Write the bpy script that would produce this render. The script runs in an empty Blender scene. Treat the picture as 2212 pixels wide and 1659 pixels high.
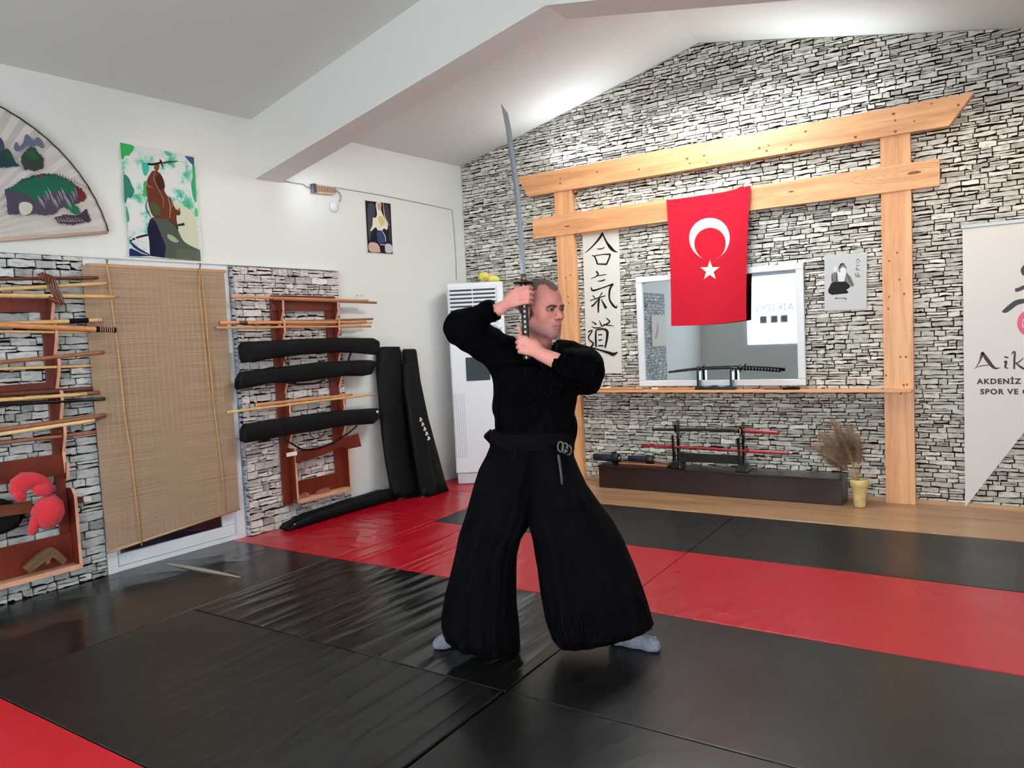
import bpy, math, random
import numpy as np
from mathutils import Vector
random.seed(7); rng = np.random.default_rng(7)
SC = bpy.context.scene; COL = SC.collection
V3 = lambda *a: np.array(a, float)

# ------------------------------------------------------------------ camera model (solved from the room's own lines)
CAM = V3(4.4338, -6.1711, 1.37); PITCH, YAW, ROLL, FOC = -.0627, -.5788, -.0481, 1611.3
_c, _s = math.cos(YAW), math.sin(YAW)
FWD = V3(_s*math.cos(PITCH), _c*math.cos(PITCH), math.sin(PITCH)); _r = V3(_c, -_s, 0); _u = np.cross(_r, FWD)
RGT = _r*math.cos(ROLL)+_u*math.sin(ROLL); UPV = -_r*math.sin(ROLL)+_u*math.cos(ROLL)
def ray(px, py): return FWD+RGT*(px-1106)/FOC+UPV*(829.5-py)/FOC
cd = bpy.data.cameras.new('camera'); cam = bpy.data.objects.new('camera', cd); COL.objects.link(cam)
cd.sensor_width = 36; cd.lens = 36*FOC/2212; cd.clip_start = .05; cd.clip_end = 200
from mathutils import Matrix
m = Matrix.Identity(4)
for i in range(3):
    m[i][0], m[i][1], m[i][2], m[i][3] = RGT[i], UPV[i], -FWD[i], CAM[i]
cam.matrix_world = m; SC.camera = cam

# ------------------------------------------------------------------ frames: (along, up, out) -> world
def FB(a, b, d=0): return V3(a, -d, b)                       # stone wall, y = 0
LO = V3(-.084, 0, 0); _n = math.hypot(1, .051); LE = V3(-.051, -1, 0)/_n; LN = V3(1, -.051, 0)/_n
def FL(a, b, d=0): return LO+LE*a+LN*d+V3(0, 0, b)           # white left wall
def FLs(s0):                                                  # side faces of the cladding, looking along the wall
    return lambda a, b, d=0: FL(s0+d, b, a)
def FG(a, b, d=0): return V3(a, b, d)
def pB(px, py, d=0):
    r = ray(px, py); t = (-d-CAM[1])/r[1]; P = CAM+t*r; return (P[0], P[2])
def pL(px, py, d=0):
    r = ray(px, py); o = LO+LN*d; t = ((o-CAM)@LN)/(r@LN); P = CAM+t*r; return ((P-LO)@LE, P[2])
def pG(px, py, z=0):
    r = ray(px, py); t = (z-CAM[2])/r[2]; P = CAM+t*r; return P
def wl_x(y): return -.084+.051*y

# ------------------------------------------------------------------ materials
def lin(c):
    return tuple(((x/255)/12.92 if x/255 <= .04045 else ((x/255+.055)/1.055)**2.4) for x in c)
MATS = {}
def nmat(name):
    m = bpy.data.materials.new(name); m.use_nodes = True
    nt = m.node_tree; b = nt.nodes['Principled BSDF']; return m, nt, b
def mat(name, rgb=(200, 200, 200), rough=.6, metal=0, spec=.5, var=0, vscale=8, bump=0, bscale=60, coat=0, sheen=0, emit=0, stretch=None, var2=None):
    if name in MATS: return MATS[name]
    m, nt, b = nmat(name); c = lin(rgb)
    b.inputs['Base Color'].default_value = (*c, 1); b.inputs['Roughness'].default_value = rough
    b.inputs['Metallic'].default_value = metal; b.inputs['Specular IOR Level'].default_value = spec
    b.inputs['Coat Weight'].default_value = coat; b.inputs['Coat Roughness'].default_value = .15
    if sheen: b.inputs['Sheen Weight'].default_value = sheen
    if emit:
        b.inputs['Emission Color'].default_value = (*c, 1); b.inputs['Emission Strength'].default_value = emit
    tc = nt.nodes.new('ShaderNodeTexCoord'); mp = nt.nodes.new('ShaderNodeMapping')
    nt.links.new(tc.outputs['Object'], mp.inputs['Vector'])
    if stretch: mp.inputs['Scale'].default_value = stretch
    if var:
        n = nt.nodes.new('ShaderNodeTexNoise'); n.inputs['Scale'].default_value = vscale; n.inputs['Detail'].default_value = 6
        nt.links.new(mp.outputs[0], n.inputs['Vector'])
        r = nt.nodes.new('ShaderNodeValToRGB'); e = r.color_ramp.elements
        lo = var2 and lin(var2) or tuple(x*(1-var) for x in c); hi = tuple(min(1, x*(1+var*.6)) for x in c)
        e[0].position = .32; e[0].color = (*lo, 1); e[1].position = .68; e[1].color = (*hi, 1)
        nt.links.new(n.outputs['Fac'], r.inputs['Fac']); nt.links.new(r.outputs['Color'], b.inputs['Base Color'])
    if bump:
        n = nt.nodes.new('ShaderNodeTexNoise'); n.inputs['Scale'].default_value = bscale; n.inputs['Detail'].default_value = 4
        nt.links.new(mp.outputs[0], n.inputs['Vector'])
        bp = nt.nodes.new('ShaderNodeBump'); bp.inputs['Strength'].default_value = bump; bp.inputs['Distance'].default_value = .01
        nt.links.new(n.outputs['Fac'], bp.inputs['Height']); nt.links.new(bp.outputs[0], b.inputs['Normal'])
    MATS[name] = m; return m
def flat(rgb): return mat('paint_%d_%d_%d' % rgb, rgb, .75, spec=.2)

def wood_mat(name, c1, c2, axis, rough=.45, scale=14, knots=False):
    m, nt, b = nmat(name); L = nt.links.new; N = nt.nodes.new
    tc = N('ShaderNodeTexCoord'); mp = N('ShaderNodeMapping'); sc = [1, 1, 1]; sc[axis] = .06; mp.inputs['Scale'].default_value = sc
    L(tc.outputs['Object'], mp.inputs['Vector'])
    n = N('ShaderNodeTexNoise'); n.inputs['Scale'].default_value = scale; n.inputs['Detail'].default_value = 5; n.inputs['Distortion'].default_value = .8
    L(mp.outputs[0], n.inputs['Vector'])
    w = N('ShaderNodeTexNoise'); w.inputs['Scale'].default_value = scale*7; w.inputs['Detail'].default_value = 3; L(mp.outputs[0], w.inputs['Vector'])
    mx = N('ShaderNodeMath'); mx.operation = 'MULTIPLY_ADD'; mx.inputs[1].default_value = .35; L(w.outputs['Fac'], mx.inputs[0]); L(n.outputs['Fac'], mx.inputs[2])
    r = N('ShaderNodeValToRGB'); e = r.color_ramp.elements; e[0].position = .5; e[0].color = (*lin(c2), 1); e[1].position = .78; e[1].color = (*lin(c1), 1)
    L(mx.outputs[0], r.inputs['Fac']); L(r.outputs[0], b.inputs['Base Color']); b.inputs['Roughness'].default_value = rough
    MATS[name] = m; return m

M_wall = mat('white_plaster', (232, 232, 228), .85, bump=.05, bscale=90, spec=.3)
M_ceil = mat('ceiling_paint', (218, 220, 216), .9, bump=.04, bscale=70, spec=.2)
M_pineX = wood_mat('pine_along_x', (226, 168, 120), (198, 134, 90), 0)
M_pineZ = wood_mat('pine_along_z', (226, 168, 120), (198, 134, 90), 2)
M_lam = wood_mat('laminate', (178, 136, 100), (142, 106, 76), 0, .3, 9)
M_red = mat('mahogany_board', (96, 27, 10), .4, var=.35, vscale=5, stretch=(1, 1, .3), coat=.2)
M_edge = mat('rack_edge_wood', (206, 152, 124), .5, var=.12, vscale=14)
M_knot = mat('pine_knot', (128, 66, 30), .6, var=.3, vscale=60)
M_white = mat('white_plastic', (232, 234, 240), .3, spec=.5)
M_acgrey = mat('grey_plastic', (196, 200, 206), .4)
M_dark = mat('dark_slot', (14, 18, 40), .5)
M_black = mat('black_nylon', (7, 7, 10), .7, spec=.2, bump=.3, bscale=30, var=.3, vscale=6)
M_blacklac = mat('black_lacquer', (10, 10, 13), .22, coat=.5)
M_blk = mat('black_plain', (12, 12, 14), .5)
M_redlac = mat('red_lacquer', (150, 20, 28), .28, coat=.5, var=.2, vscale=30)
M_steel = mat('blade_steel', (150, 148, 156), .2, metal=1)
M_brass = mat('brass', (150, 120, 70), .35, metal=1)
M_bok1 = mat('light_oak', (214, 170, 112), .45, var=.15, vscale=18, stretch=(1, 1, 1))
M_bok2 = mat('red_oak', (142, 88, 58), .42, var=.2, vscale=18)
M_bok3 = mat('dark_oak', (92, 42, 24), .4, var=.2, vscale=18)
M_bok4 = mat('orange_oak', (196, 132, 84), .42, var=.18, vscale=18)
M_paper = mat('white_paper', (226, 222, 214), .8, spec=.2)
M_ink = mat('black_ink', (24, 12, 12), .7, spec=.2)
M_wood_chest = mat('espresso_wood', (34, 10, 11), .3, var=.3, vscale=6, coat=.3, stretch=(.2, 1, 1))
M_gi = mat('black_cotton', (3, 3, 5), .95, spec=.04, bump=.4, bscale=25)
M_hak = mat('black_hakama_cloth', (4, 4, 6), .95, spec=.06, bump=.25, bscale=18)
M_sock = mat('grey_sock_knit', (112, 112, 124), .9, bump=.6, bscale=220, var=.2, vscale=60, spec=.1)

# ------------------------------------------------------------------ mesh building
class MB:
    def __init__(s): s.v = []; s.f = []; s.m = []; s.mats = []; s.sm = []
    def mi(s, m):
        if m not in s.mats: s.mats.append(m)
        return s.mats.index(m)
    def add(s, vs, fs, m, smooth=False):
        o = len(s.v); s.v += [tuple(map(float, p)) for p in vs]; k = s.mi(m)
        for f in fs: s.f.append([i+o for i in f]); s.m.append(k); s.sm.append(smooth)
        return s
    def box(s, F, a0, a1, b0, b1, d0, d1, m):
        vs = [F(a, b, d) for d in (d0, d1) for b in (b0, b1) for a in (a0, a1)]
        return s.add(vs, [(0, 1, 3, 2), (4, 6, 7, 5), (0, 4, 5, 1), (2, 3, 7, 6), (0, 2, 6, 4), (1, 5, 7, 3)], m)
    def prism(s, F, pts, d0, d1, m):
        n = len(pts); vs = [F(a, b, d0) for a, b in pts]+[F(a, b, d1) for a, b in pts]
        return s.add(vs, [list(range(n))[::-1], list(range(n, 2*n))]+[(i, (i+1) % n, (i+1) % n+n, i+n) for i in range(n)], m)
    def poly(s, F, pts, d, m): return s.add([F(a, b, d) for a, b in pts], [list(range(len(pts)))], m)
    def tube(s, P, R, m, n=10, cap=True, flatv=None):
        P = [np.array(p, float) for p in P]
        if not hasattr(R, '__len__'): R = [R]*len(P)
        vs = []; prev = None
        for i, p in enumerate(P):
            t = P[min(i+1, len(P)-1)]-P[max(i-1, 0)]; t = t/(np.linalg.norm(t)+1e-12)
            if prev is None:
                a = V3(0, 0, 1) if abs(t[2]) < .9 else V3(1, 0, 0)
            else: a = prev
            u = a-t*(a@t); u /= np.linalg.norm(u)+1e-12; w = np.cross(t, u); prev = u
            for k in range(n):
                q = 2*math.pi*k/n; e = flatv if flatv else (1, 1)
                vs.append(p+R[i]*(u*math.cos(q)*e[0]+w*math.sin(q)*e[1]))
        fs = [(i*n+k, i*n+(k+1) % n, (i+1)*n+(k+1) % n, (i+1)*n+k) for i in range(len(P)-1) for k in range(n)]
        if cap: fs += [list(range(n))[::-1], list(range((len(P)-1)*n, len(P)*n))]
        return s.add(vs, fs, m, True)
    def loft(s, rings, m, cap=True, smooth=True):
        n = len(rings[0]); vs = [p for r in rings for p in r]
        fs = [(i*n+k, i*n+(k+1) % n, (i+1)*n+(k+1) % n, (i+1)*n+k) for i in range(len(rings)-1) for k in range(n)]
        if cap: fs += [list(range(n))[::-1], list(range((len(rings)-1)*n, len(rings)*n))]
        return s.add(vs, fs, m, smooth)
    def ell(s, c, r, m, n=14, k=9):
        rings = []
        for i in range(1, k):
            a = math.pi*i/k; rings.append([V3(c[0]+r[0]*math.sin(a)*math.cos(2*math.pi*j/n), c[1]+r[1]*math.sin(a)*math.sin(2*math.pi*j/n), c[2]-r[2]*math.cos(a)) for j in range(n)])
        return s.loft(rings, m)
    def brush(s, F, pts, d, m, conv=lambda x, y: (x, y), k=.5, th=.001):
        """a brush stroke: polyline of (x, y, width) as a tapered ribbon"""
        P = np.array(pts, float); Q = []
        n = len(P)                                          # catmull-rom resample
        for i in range(n-1):
            p0, p1, p2, p3 = P[max(i-1, 0)], P[i], P[i+1], P[min(i+2, n-1)]
            for t in np.linspace(0, 1, 7)[:-1] if i < n-2 else np.linspace(0, 1, 7):
                Q.append(.5*((2*p1)+(-p0+p2)*t+(2*p0-5*p1+4*p2-p3)*t*t+(-p0+3*p1-3*p2+p3)*t**3))
        Q = np.array(Q); T = np.gradient(Q[:, :2], axis=0); T /= np.linalg.norm(T, axis=1)[:, None]+1e-9
        Nn = np.stack([-T[:, 1], T[:, 0]], 1); w = np.maximum(Q[:, 2:3], 1)*k
        A = Q[:, :2]+Nn*w; B = Q[:, :2]-Nn*w; c = len(Q)
        vs = [F(*conv(*p), d) for p in A]+[F(*conv(*p), d) for p in B]
        return s.add(vs, [(i, i+1, c+i+1, c+i) for i in range(c-1)], m)
    def build(s, name, parent=None, loc=None, **tags):
        me = bpy.data.meshes.new(name)
        root = parent
        off = V3(0, 0, 0)
        if parent is not None: off = np.array(parent.get('_w', (0, 0, 0)), float)
        elif loc is not None: off = np.array(loc, float)
        elif s.v:
            A = np.array(s.v); off = V3(*(A[:, :2].mean(0)), A[:, 2].min())
        me.from_pydata([tuple(np.array(p)-off) for p in s.v], [], s.f)
        for m_ in s.mats: me.materials.append(m_)
        me.polygons.foreach_set('material_index', s.m); me.polygons.foreach_set('use_smooth', s.sm)
        me.validate(); me.update()
        o = bpy.data.objects.new(name, me); COL.objects.link(o)
        o['_w'] = tuple(map(float, off))
        if parent is not None: o.parent = parent
        else: o.location = off
        for k, v in tags.items():
            if v: o[k] = v
        return o
def bevel(o, w=.004, seg=2):
    b = o.modifiers.new('bevel', 'BEVEL'); b.width = w; b.segments = seg; b.limit_method = 'ANGLE'; b.angle_limit = math.radians(40); return o
def thing(name, label, cat, loc, group=None):
    o = bpy.data.objects.new(name, None); COL.objects.link(o); o.empty_display_size = .1
    o.location = loc; o['_w'] = tuple(map(float, loc)); o['label'] = label; o['category'] = cat
    if group: o['group'] = group
    return o
def struct(name, mb, loc=(0, 0, 0), parent=None):
    o = mb.build(name, parent=parent, loc=loc)
    if parent is None: o['kind'] = 'structure'
    return o

# ------------------------------------------------------------------ room shell
XR, YF = 6.3, -8.4                     # right wall, front wall (behind the camera)
RX, RZ = 2.40, 3.70                    # ridge
def ceil_z(x): return 3.10+(RZ-3.10)*(x+.1)/(RX+.1) if x < RX else RZ-.205*(x-RX)
b = MB().box(FG, -.9, XR+.2, YF-.2, .15, -.14, -.04, mat('subfloor_concrete', (90, 88, 84), .8)); struct('floor', b)
b = MB()                                                                       # ceiling: two slopes
for x0, x1 in ((-.8, RX), (RX, XR+.1)):
    z0, z1 = ceil_z(x0), ceil_z(x1)
    vs = [(x0, YF, z0), (x1, YF, z1), (x1, .1, z1), (x0, .1, z0)]
    vs += [(x, y, z+.12) for x, y, z in vs]
    b.add(vs, [(0, 1, 2, 3), (4, 7, 6, 5), (0, 4, 5, 1), (2, 6, 7, 3), (0, 3, 7, 4), (1, 5, 6, 2)], M_ceil)
struct('ceiling', b)
# beam under the ceiling, follows the gable
b = MB(); by0, by1 = -2.44, -2.205
pts = [(-.45, ceil_z(-.45)), (RX, RZ+.02), (XR, ceil_z(XR)+.02), (XR, ceil_z(XR)-.47), (RX-.06, RZ-.500), (-.21, 2.655-.015), (-.45, 2.58)]
vs = [(x, by0, z) for x, z in pts]+[(x, by1, z) for x, z in pts]; n = len(pts)
b.add(vs, [list(range(n)), list(range(n, 2*n))[::-1]]+[(i, i+n, (i+1) % n+n, (i+1) % n) for i in range(n)], mat('beam_plaster', (228, 226, 221), .85, spec=.2))
struct('trim_1', b)
# left wall (with a hole for the door), right wall, front wall
b = MB(); S1 = 8.5
b.box(FL, -.1, 2.73, -.1, 3.12, -.12, 0, M_wall); b.box(FL, 3.73, S1, -.1, 3.12, -.12, 0, M_wall); b.box(FL, 2.73, 3.73, 1.995, 3.12, -.12, 0, M_wall)
struct('wall_left', b)
b = MB().box(lambda a, c, d=0: V3(XR+d, -a, c), -.1, -YF+.1, -.1, 3.2, 0, .12, M_wall); struct('wall_right', b)

# ------------------------------------------------------------------ ledge-stone cladding
def stone_material():
    m, nt, b = nmat('ledge_stone'); L = nt.links.new; N = nt.nodes.new
    at = N('ShaderNodeAttribute'); at.attribute_name = 'Col'
    tc = N('ShaderNodeTexCoord'); n = N('ShaderNodeTexNoise'); n.inputs['Scale'].default_value = 34; n.inputs['Detail'].default_value = 6; n.inputs['Roughness'].default_value = .65
    mp = N('ShaderNodeMapping'); mp.inputs['Scale'].default_value = (.6, .6, 1.8); L(tc.outputs['Object'], mp.inputs[0]); L(mp.outputs[0], n.inputs['Vector'])
    r = N('ShaderNodeValToRGB'); e = r.color_ramp.elements; e[0].position = .36; e[0].color = (.60, .58, .57, 1); e[1].position = .52; e[1].color = (1, 1, 1, 1)
    L(n.outputs['Fac'], r.inputs['Fac'])
    mx = N('ShaderNodeMix'); mx.data_type = 'RGBA'; mx.blend_type = 'MULTIPLY'; mx.inputs['Factor'].default_value = 1
    L(at.outputs['Color'], mx.inputs['A']); L(r.outputs['Color'], mx.inputs['B']); L(mx.outputs['Result'], b.inputs['Base Color'])
    bp = N('ShaderNodeBump'); bp.inputs['Strength'].default_value = .6; bp.inputs['Distance'].default_value = .006; L(n.outputs['Fac'], bp.inputs['Height']); L(bp.outputs[0], b.inputs['Normal'])
    b.inputs['Roughness'].default_value = .75; b.inputs['Specular IOR Level'].default_value = .25
    return m
M_stone = stone_material(); M_grout = mat('stone_joint', (38, 16, 13), .8, var=.6, vscale=12, spec=.1)
def cladding(F, a0, a1, b0, b1, d, ztop=None, rowh=(.026, .052), wid=(.07, .22), tone=(232, 230, 224), seed=1):
    R = random.Random(seed); vs = []; fs = []; mi = []; col = []
    def stone(x0, x1, z0, z1):
        g = .0022; gb = R.choice([.0015, .002, .003, .004, .007]) if z1-z0 > .02 else .002
        n = 6; w1 = R.uniform(0, 1); top = []; bot = []; dj = 0; ja = min(.006, (z1-z0)*.16); ph = R.uniform(0, 6.28); fq = R.uniform(2, 7)
        for i in range(n+1):
            t = i/n; x = x0+g+(x1-x0-2*g)*t
            if R.random() < .16: dj = R.choice([0, 0, 0, .003, .006, .008])*(1 if z1-z0 > .026 else .4)
            zt = z1-g*.4+ja*.5*math.sin(ph+fq*t)+R.uniform(-.0025, .001); zb = z0+gb*(.25+.9*(t if w1 > .5 else 1-t))+dj+R.uniform(-.001, .002)+ja*.4*math.sin(ph*2+fq*t)
            xx = x+R.uniform(-.003, .003)*(0 < i < n)
            if ztop is not None:
                lim = ztop(xx)-.001; zt = min(zt, lim); zb = min(zb, lim-.0005)
            top.append((xx+R.uniform(-.003, .003), zt)); bot.append((xx, min(zb, zt-.004)))
        loop = bot+top[::-1]; c = len(loop); h = R.uniform(.006, .015); tilt = R.uniform(-.004, .004)
        o = len(vs); cx = (x0+x1)/2; cz = (z0+z1)/2
        for a, bb in loop: vs.append(F(a, bb, d))
        for a, bb in loop:
            ia = cx+(a-cx)*(1-.0025/max(x1-x0, .01)*2); ib = cz+(bb-cz)*(.93)
            vs.append(F(ia, ib, d+h+tilt*(1 if bb > cz else -1)))
        k = R.gauss(0, 1); v = .97+.06*k if R.random() > .12 else R.uniform(.70, .84)
        v = max(.6, min(1.1, v)); cc = lin(tone); cc = [min(1, x*v*v) for x in cc]
        fs.append([o+c+i for i in range(c)]); mi.append(0); col.append(cc)
        for i in range(c):
            fs.append([o+i, o+(i+1) % c, o+c+(i+1) % c, o+c+i]); mi.append(1 if i < n else 0); col.append([x*.8 for x in cc])
    z = b0
    while z < b1-.012:
        h = min(R.uniform(*rowh), b1-z)
        if b1-z-h < .012: h = b1-z
        x = a0
        while x < a1-.001:
            w = min(R.uniform(*wid), a1-x)
            if a1-x-w < .03: w = a1-x
            if ztop is None or z+.006 < max(ztop(x+.01), ztop(x+w-.01)):
                q = R.random()
                if q < .28 and h > .032:
                    s_ = z+h*R.uniform(.35, .65); stone(x, x+w, z, s_); stone(x, x+w, s_, z+h)
                elif q < .36 and w > .12:
                    s_ = z+h*R.uniform(.4, .6); xm = x+w*R.uniform(.3, .7); stone(x, xm, z, z+h); stone(xm, x+w, z, s_); stone(xm, x+w, s_, z+h)
                else: stone(x, x+w, z, z+h)
            x += w
        z += h
    return vs, fs, mi, col
def cladding_object(name, lists, back):
    vs, fs, mi, col = [], [], [], []
    for a in lists:
        o = len(vs); vs += a[0]; fs += [[i+o for i in f] for f in a[1]]; mi += a[2]; col += a[3]
    o = len(vs); vs += back.v; fs += [[i+o for i in f] for f in back.f]; mi += [1+k for k in back.m]; col += [[.8, .8, .8]]*len(back.f)
    me = bpy.data.meshes.new(name); me.from_pydata([tuple(p) for p in vs], [], fs); me.materials.append(M_stone)
    for m_ in back.mats: me.materials.append(m_)
    # 0 stone, 1 joint (= first material of the backing)
    me.polygons.foreach_set('material_index', mi)
    ca = me.color_attributes.new('Col', 'FLOAT_COLOR', 'CORNER'); buf = []
    for f, c in zip(fs, col): buf += [c[0], c[1], c[2], 1.0]*len(f)
    ca.data.foreach_set('color', buf); me.update()
    ob = bpy.data.objects.new(name, me); COL.objects.link(ob); ob['kind'] = 'structure'; return ob
gable = lambda x: ceil_z(x)-.002
bk = MB()
pts = [(-.3, -.1), (XR, -.1), (XR, ceil_z(XR)), (RX, RZ), (-.3, ceil_z(-.3))]
bk.prism(FB, pts, -.12, 0, M_grout)
cladding_object('wall_back', [cladding(FB, -.084, XR, 0.0, 3.72, 0, gable, rowh=(.021, .044), wid=(.05, .18), tone=(224, 220, 211), seed=3)], bk)
bk = MB().box(FL, 1.735, 2.715, 0, 1.975, 0, .038, M_grout)
cladding_object('trim_2', [cladding(FL, 1.735, 2.715, 0, 1.975, .038, rowh=(.035, .062), wid=(.05, .17), tone=(226, 216, 212), seed=5),
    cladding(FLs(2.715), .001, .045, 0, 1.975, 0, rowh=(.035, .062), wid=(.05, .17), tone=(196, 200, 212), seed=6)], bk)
bk = MB().box(FL, 3.735, 6.2, 0, 1.985, 0, .012, M_grout)
cladding_object('trim_3', [cladding(FL, 3.735, 6.2, 0, 1.985, .012, rowh=(.035, .062), wid=(.05, .17), tone=(214, 216, 214), seed=9)], bk)
b = MB().box(FB, .95, XR, 0, .035, .018, .03, M_lam); struct('baseboard_back', b)
b = MB().box(FL, 1.70, 6.2, 1.985, 1.997, 0, .03, M_wall); struct('trim_4', b)

# door in the left wall, white plastic frame with dark glass, and its frame head
d = MB().box(FL, 2.735, 3.73, 1.935, 1.99, -.05, .012, M_white).box(FL, 2.735, 2.80, 0, 1.94, -.05, .012, M_white).box(FL, 3.665, 3.73, 0, 1.94, -.05, .012, M_white).box(FL, 2.8, 3.665, 0, .03, -.05, .006, M_white)
door = struct('door_1', d)
zra = pL(370, 1168, 0)[1]; sa, sb = pL(481, 1120, 0)[0], pL(262, 1200, 0)[0]
d = MB().box(FL, 2.815, 3.655, .032, zra, -.04, 0, M_white).box(FL, 2.815, 3.655, 1.8, 1.925, -.04, 0, M_white).box(FL, 2.815, sa, zra, 1.8, -.04, 0, M_white).box(FL, sb, 3.655, zra, 1.8, -.04, 0, M_white)
leaf = bevel(d.build('door_leaf', door), .006)
MB().box(FL, sa, sb, zra, 1.8, -.03, -.018, mat('dark_glass', (22, 12, 26), .08, coat=.3)).build('glass_pane', leaf)

# ------------------------------------------------------------------ floor: mats and wooden platform
def vinyl(name, rgb, rough, wr, axis_scale, cx, cy, rad, seed=0):
    m, nt, b = nmat(name); L = nt.links.new; N = nt.nodes.new
    b.inputs['Base Color'].default_value = (*lin(rgb), 1); b.inputs['Specular IOR Level'].default_value = .45
    g = N('ShaderNodeNewGeometry'); mp = N('ShaderNodeMapping'); mp.inputs['Scale'].default_value = axis_scale; mp.inputs['Location'].default_value = (seed, seed*1.7, 0)
    L(g.outputs['Position'], mp.inputs[0])
    n = N('ShaderNodeTexNoise'); n.inputs['Scale'].default_value = 1; n.inputs['Detail'].default_value = 1.5; n.inputs['Roughness'].default_value = .4; L(mp.outputs[0], n.inputs['Vector'])
    rg = N('ShaderNodeMath'); rg.operation = 'SUBTRACT'; rg.inputs[1].default_value = .5; L(n.outputs['Fac'], rg.inputs[0])
    ab = N('ShaderNodeMath'); ab.operation = 'ABSOLUTE'; L(rg.outputs[0], ab.inputs[0])
    iv = N('ShaderNodeMath'); iv.operation = 'MULTIPLY'; iv.inputs[1].default_value = -14; L(ab.outputs[0], iv.inputs[0])
    ex = N('ShaderNodeMath'); ex.operation = 'EXPONENT'; L(iv.outputs[0], ex.inputs[0])
    vd = N('ShaderNodeVectorMath'); vd.operation = 'DISTANCE'; vd.inputs[1].default_value = (cx, cy, 0); L(g.outputs['Position'], vd.inputs[0])
    mr = N('ShaderNodeMapRange'); mr.inputs['From Min'].default_value = 0; mr.inputs['From Max'].default_value = rad; mr.inputs['To Min'].default_value = wr; mr.inputs['To Max'].default_value = wr*.05; L(vd.outputs['Value'], mr.inputs['Value'])
    mu = N('ShaderNodeMath'); mu.operation = 'MULTIPLY'; L(ex.outputs[0], mu.inputs[0]); L(mr.outputs[0], mu.inputs[1])
    n2 = N('ShaderNodeTexNoise'); n2.inputs['Scale'].default_value = 5; n2.inputs['Detail'].default_value = 2; L(g.outputs['Position'], n2.inputs['Vector'])
    m2 = N('ShaderNodeMath'); m2.operation = 'MULTIPLY_ADD'; m2.inputs[1].default_value = .35; L(n2.outputs['Fac'], m2.inputs[0]); L(mu.outputs[0], m2.inputs[2])
    bp = N('ShaderNodeBump'); bp.inputs['Strength'].default_value = .5; bp.inputs['Distance'].default_value = .012; L(m2.outputs[0], bp.inputs['Height'])
    n3 = N('ShaderNodeTexNoise'); n3.inputs['Scale'].default_value = 420; L(g.outputs['Position'], n3.inputs['Vector'])
    bq = N('ShaderNodeBump'); bq.inputs['Strength'].default_value = .12; bq.inputs['Distance'].default_value = .001; L(n3.outputs['Fac'], bq.inputs['Height']); L(bp.outputs[0], bq.inputs['Normal']); L(bq.outputs[0], b.inputs['Normal'])
    n4 = N('ShaderNodeTexNoise'); n4.inputs['Scale'].default_value = 1.6; n4.inputs['Detail'].default_value = 3; L(g.outputs['Position'], n4.inputs['Vector'])
    r4 = N('ShaderNodeMapRange'); r4.inputs['From Min'].default_value = .3; r4.inputs['From Max'].default_value = .7; r4.inputs['To Min'].default_value = rough-.05; r4.inputs['To Max'].default_value = rough+.08; L(n4.outputs['Fac'], r4.inputs['Value']); L(r4.outputs[0], b.inputs['Roughness'])
    return m
RED, BLK = (172, 12, 32), (17, 18, 17)
def mat_piece(pts, col, label, wr=.35, sc=(3, 3, 1), c=(0, 0), rad=1.0, rough=.33, seed=0, extra=None):
    cx = sum(p[0] for p in pts)/len(pts); cy = sum(p[1] for p in pts)/len(pts)
    q = [(x+(.002 if x < cx else -.002), y+(.002 if y < cy else -.002)) for x, y in pts]
    mt = vinyl('vinyl_'+label[:18].replace(' ', '_')+str(seed), col, rough, wr, sc, c[0], c[1], rad, seed)
    b = MB().prism(FG, q, -.04, 0, mt)
    o = b.build('training_mat', None, (cx, cy, -.04), label=label, category='mat', group='vinyl training mats covering the floor')
    bevel(o, .005, 3)
    return o
X1, X2, X3 = .81, 2.825, 4.85
Y0, Y1, Y2, Y3, Y4, Y5, Y6 = -.846, -1.828, -2.848, -3.859, -4.858, -5.87, -6.88
wx = lambda y: wl_x(y)+.004
WR = (7.5, .55, 1)
mat_piece([(X1, Y1), (X2, Y1), (X2, Y0), (X1, Y0)], BLK, 'black mat beside the wooden platform, left one behind the person', .1, (3, 3, 1), seed=1)
mat_piece([(X2, Y1), (X3, Y1), (X3, Y0), (X2, Y0)], BLK, 'black mat beside the platform below the right torii post', .1, (3, 3, 1), seed=2)
mat_piece([(X3, Y1), (XR, Y1), (XR, Y0), (X3, Y0)], BLK, 'black mat beside the platform at the right frame edge', .1, (3, 3, 1), seed=3)
mat_piece([(X1, Y2), (X2, Y2), (X2, Y1), (X1, Y1)], RED, 'red mat seen between and left of the legs of the person', 1.1, WR, (1.1, -2.7), 1.3, .22, seed=4)
mat_piece([(X2, Y2), (X3, Y2), (X3, Y1), (X2, Y1)], RED, 'long red mat to the right of the person with a wrinkled near edge', .9, (9, 5, 1), (3.35, -2.83), .6, .3, seed=5)
mat_piece([(X3, Y2), (XR, Y2), (XR, Y1), (X3, Y1)], RED, 'red mat cut off by the right frame edge', .3, (5, 5, 1), (5, -2.8), 1, .3, seed=6)
mat_piece([(X1, Y3), (X2, Y3), (X2, Y2), (X1, Y2)], BLK, 'black mat with strong diagonal creases under the rear foot', 1.7, WR, (1.75, -3.35), 1.5, .22, seed=7)
mat_piece([(X2, Y3), (X3, Y3), (X3, Y2), (X2, Y2)], BLK, 'black mat under the front foot, bordering the red band', .15, (6, 3, 1), (3.3, -3.3), .8, .32, seed=8)
mat_piece([(X3, Y3), (XR, Y3), (XR, Y2), (X3, Y2)], BLK, 'black mat right of the front foot at the frame edge', .2, (5, 5, 1), (5, -2.8), 1, .33, seed=9)
mat_piece([(X1, Y4), (X2-.012, Y4), (X2-.008, Y3), (X1, Y3)], BLK, 'large dark mat in the left foreground between two seams', .9, WR, (2.3, -4.0), 1.1, .36, seed=10)
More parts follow.
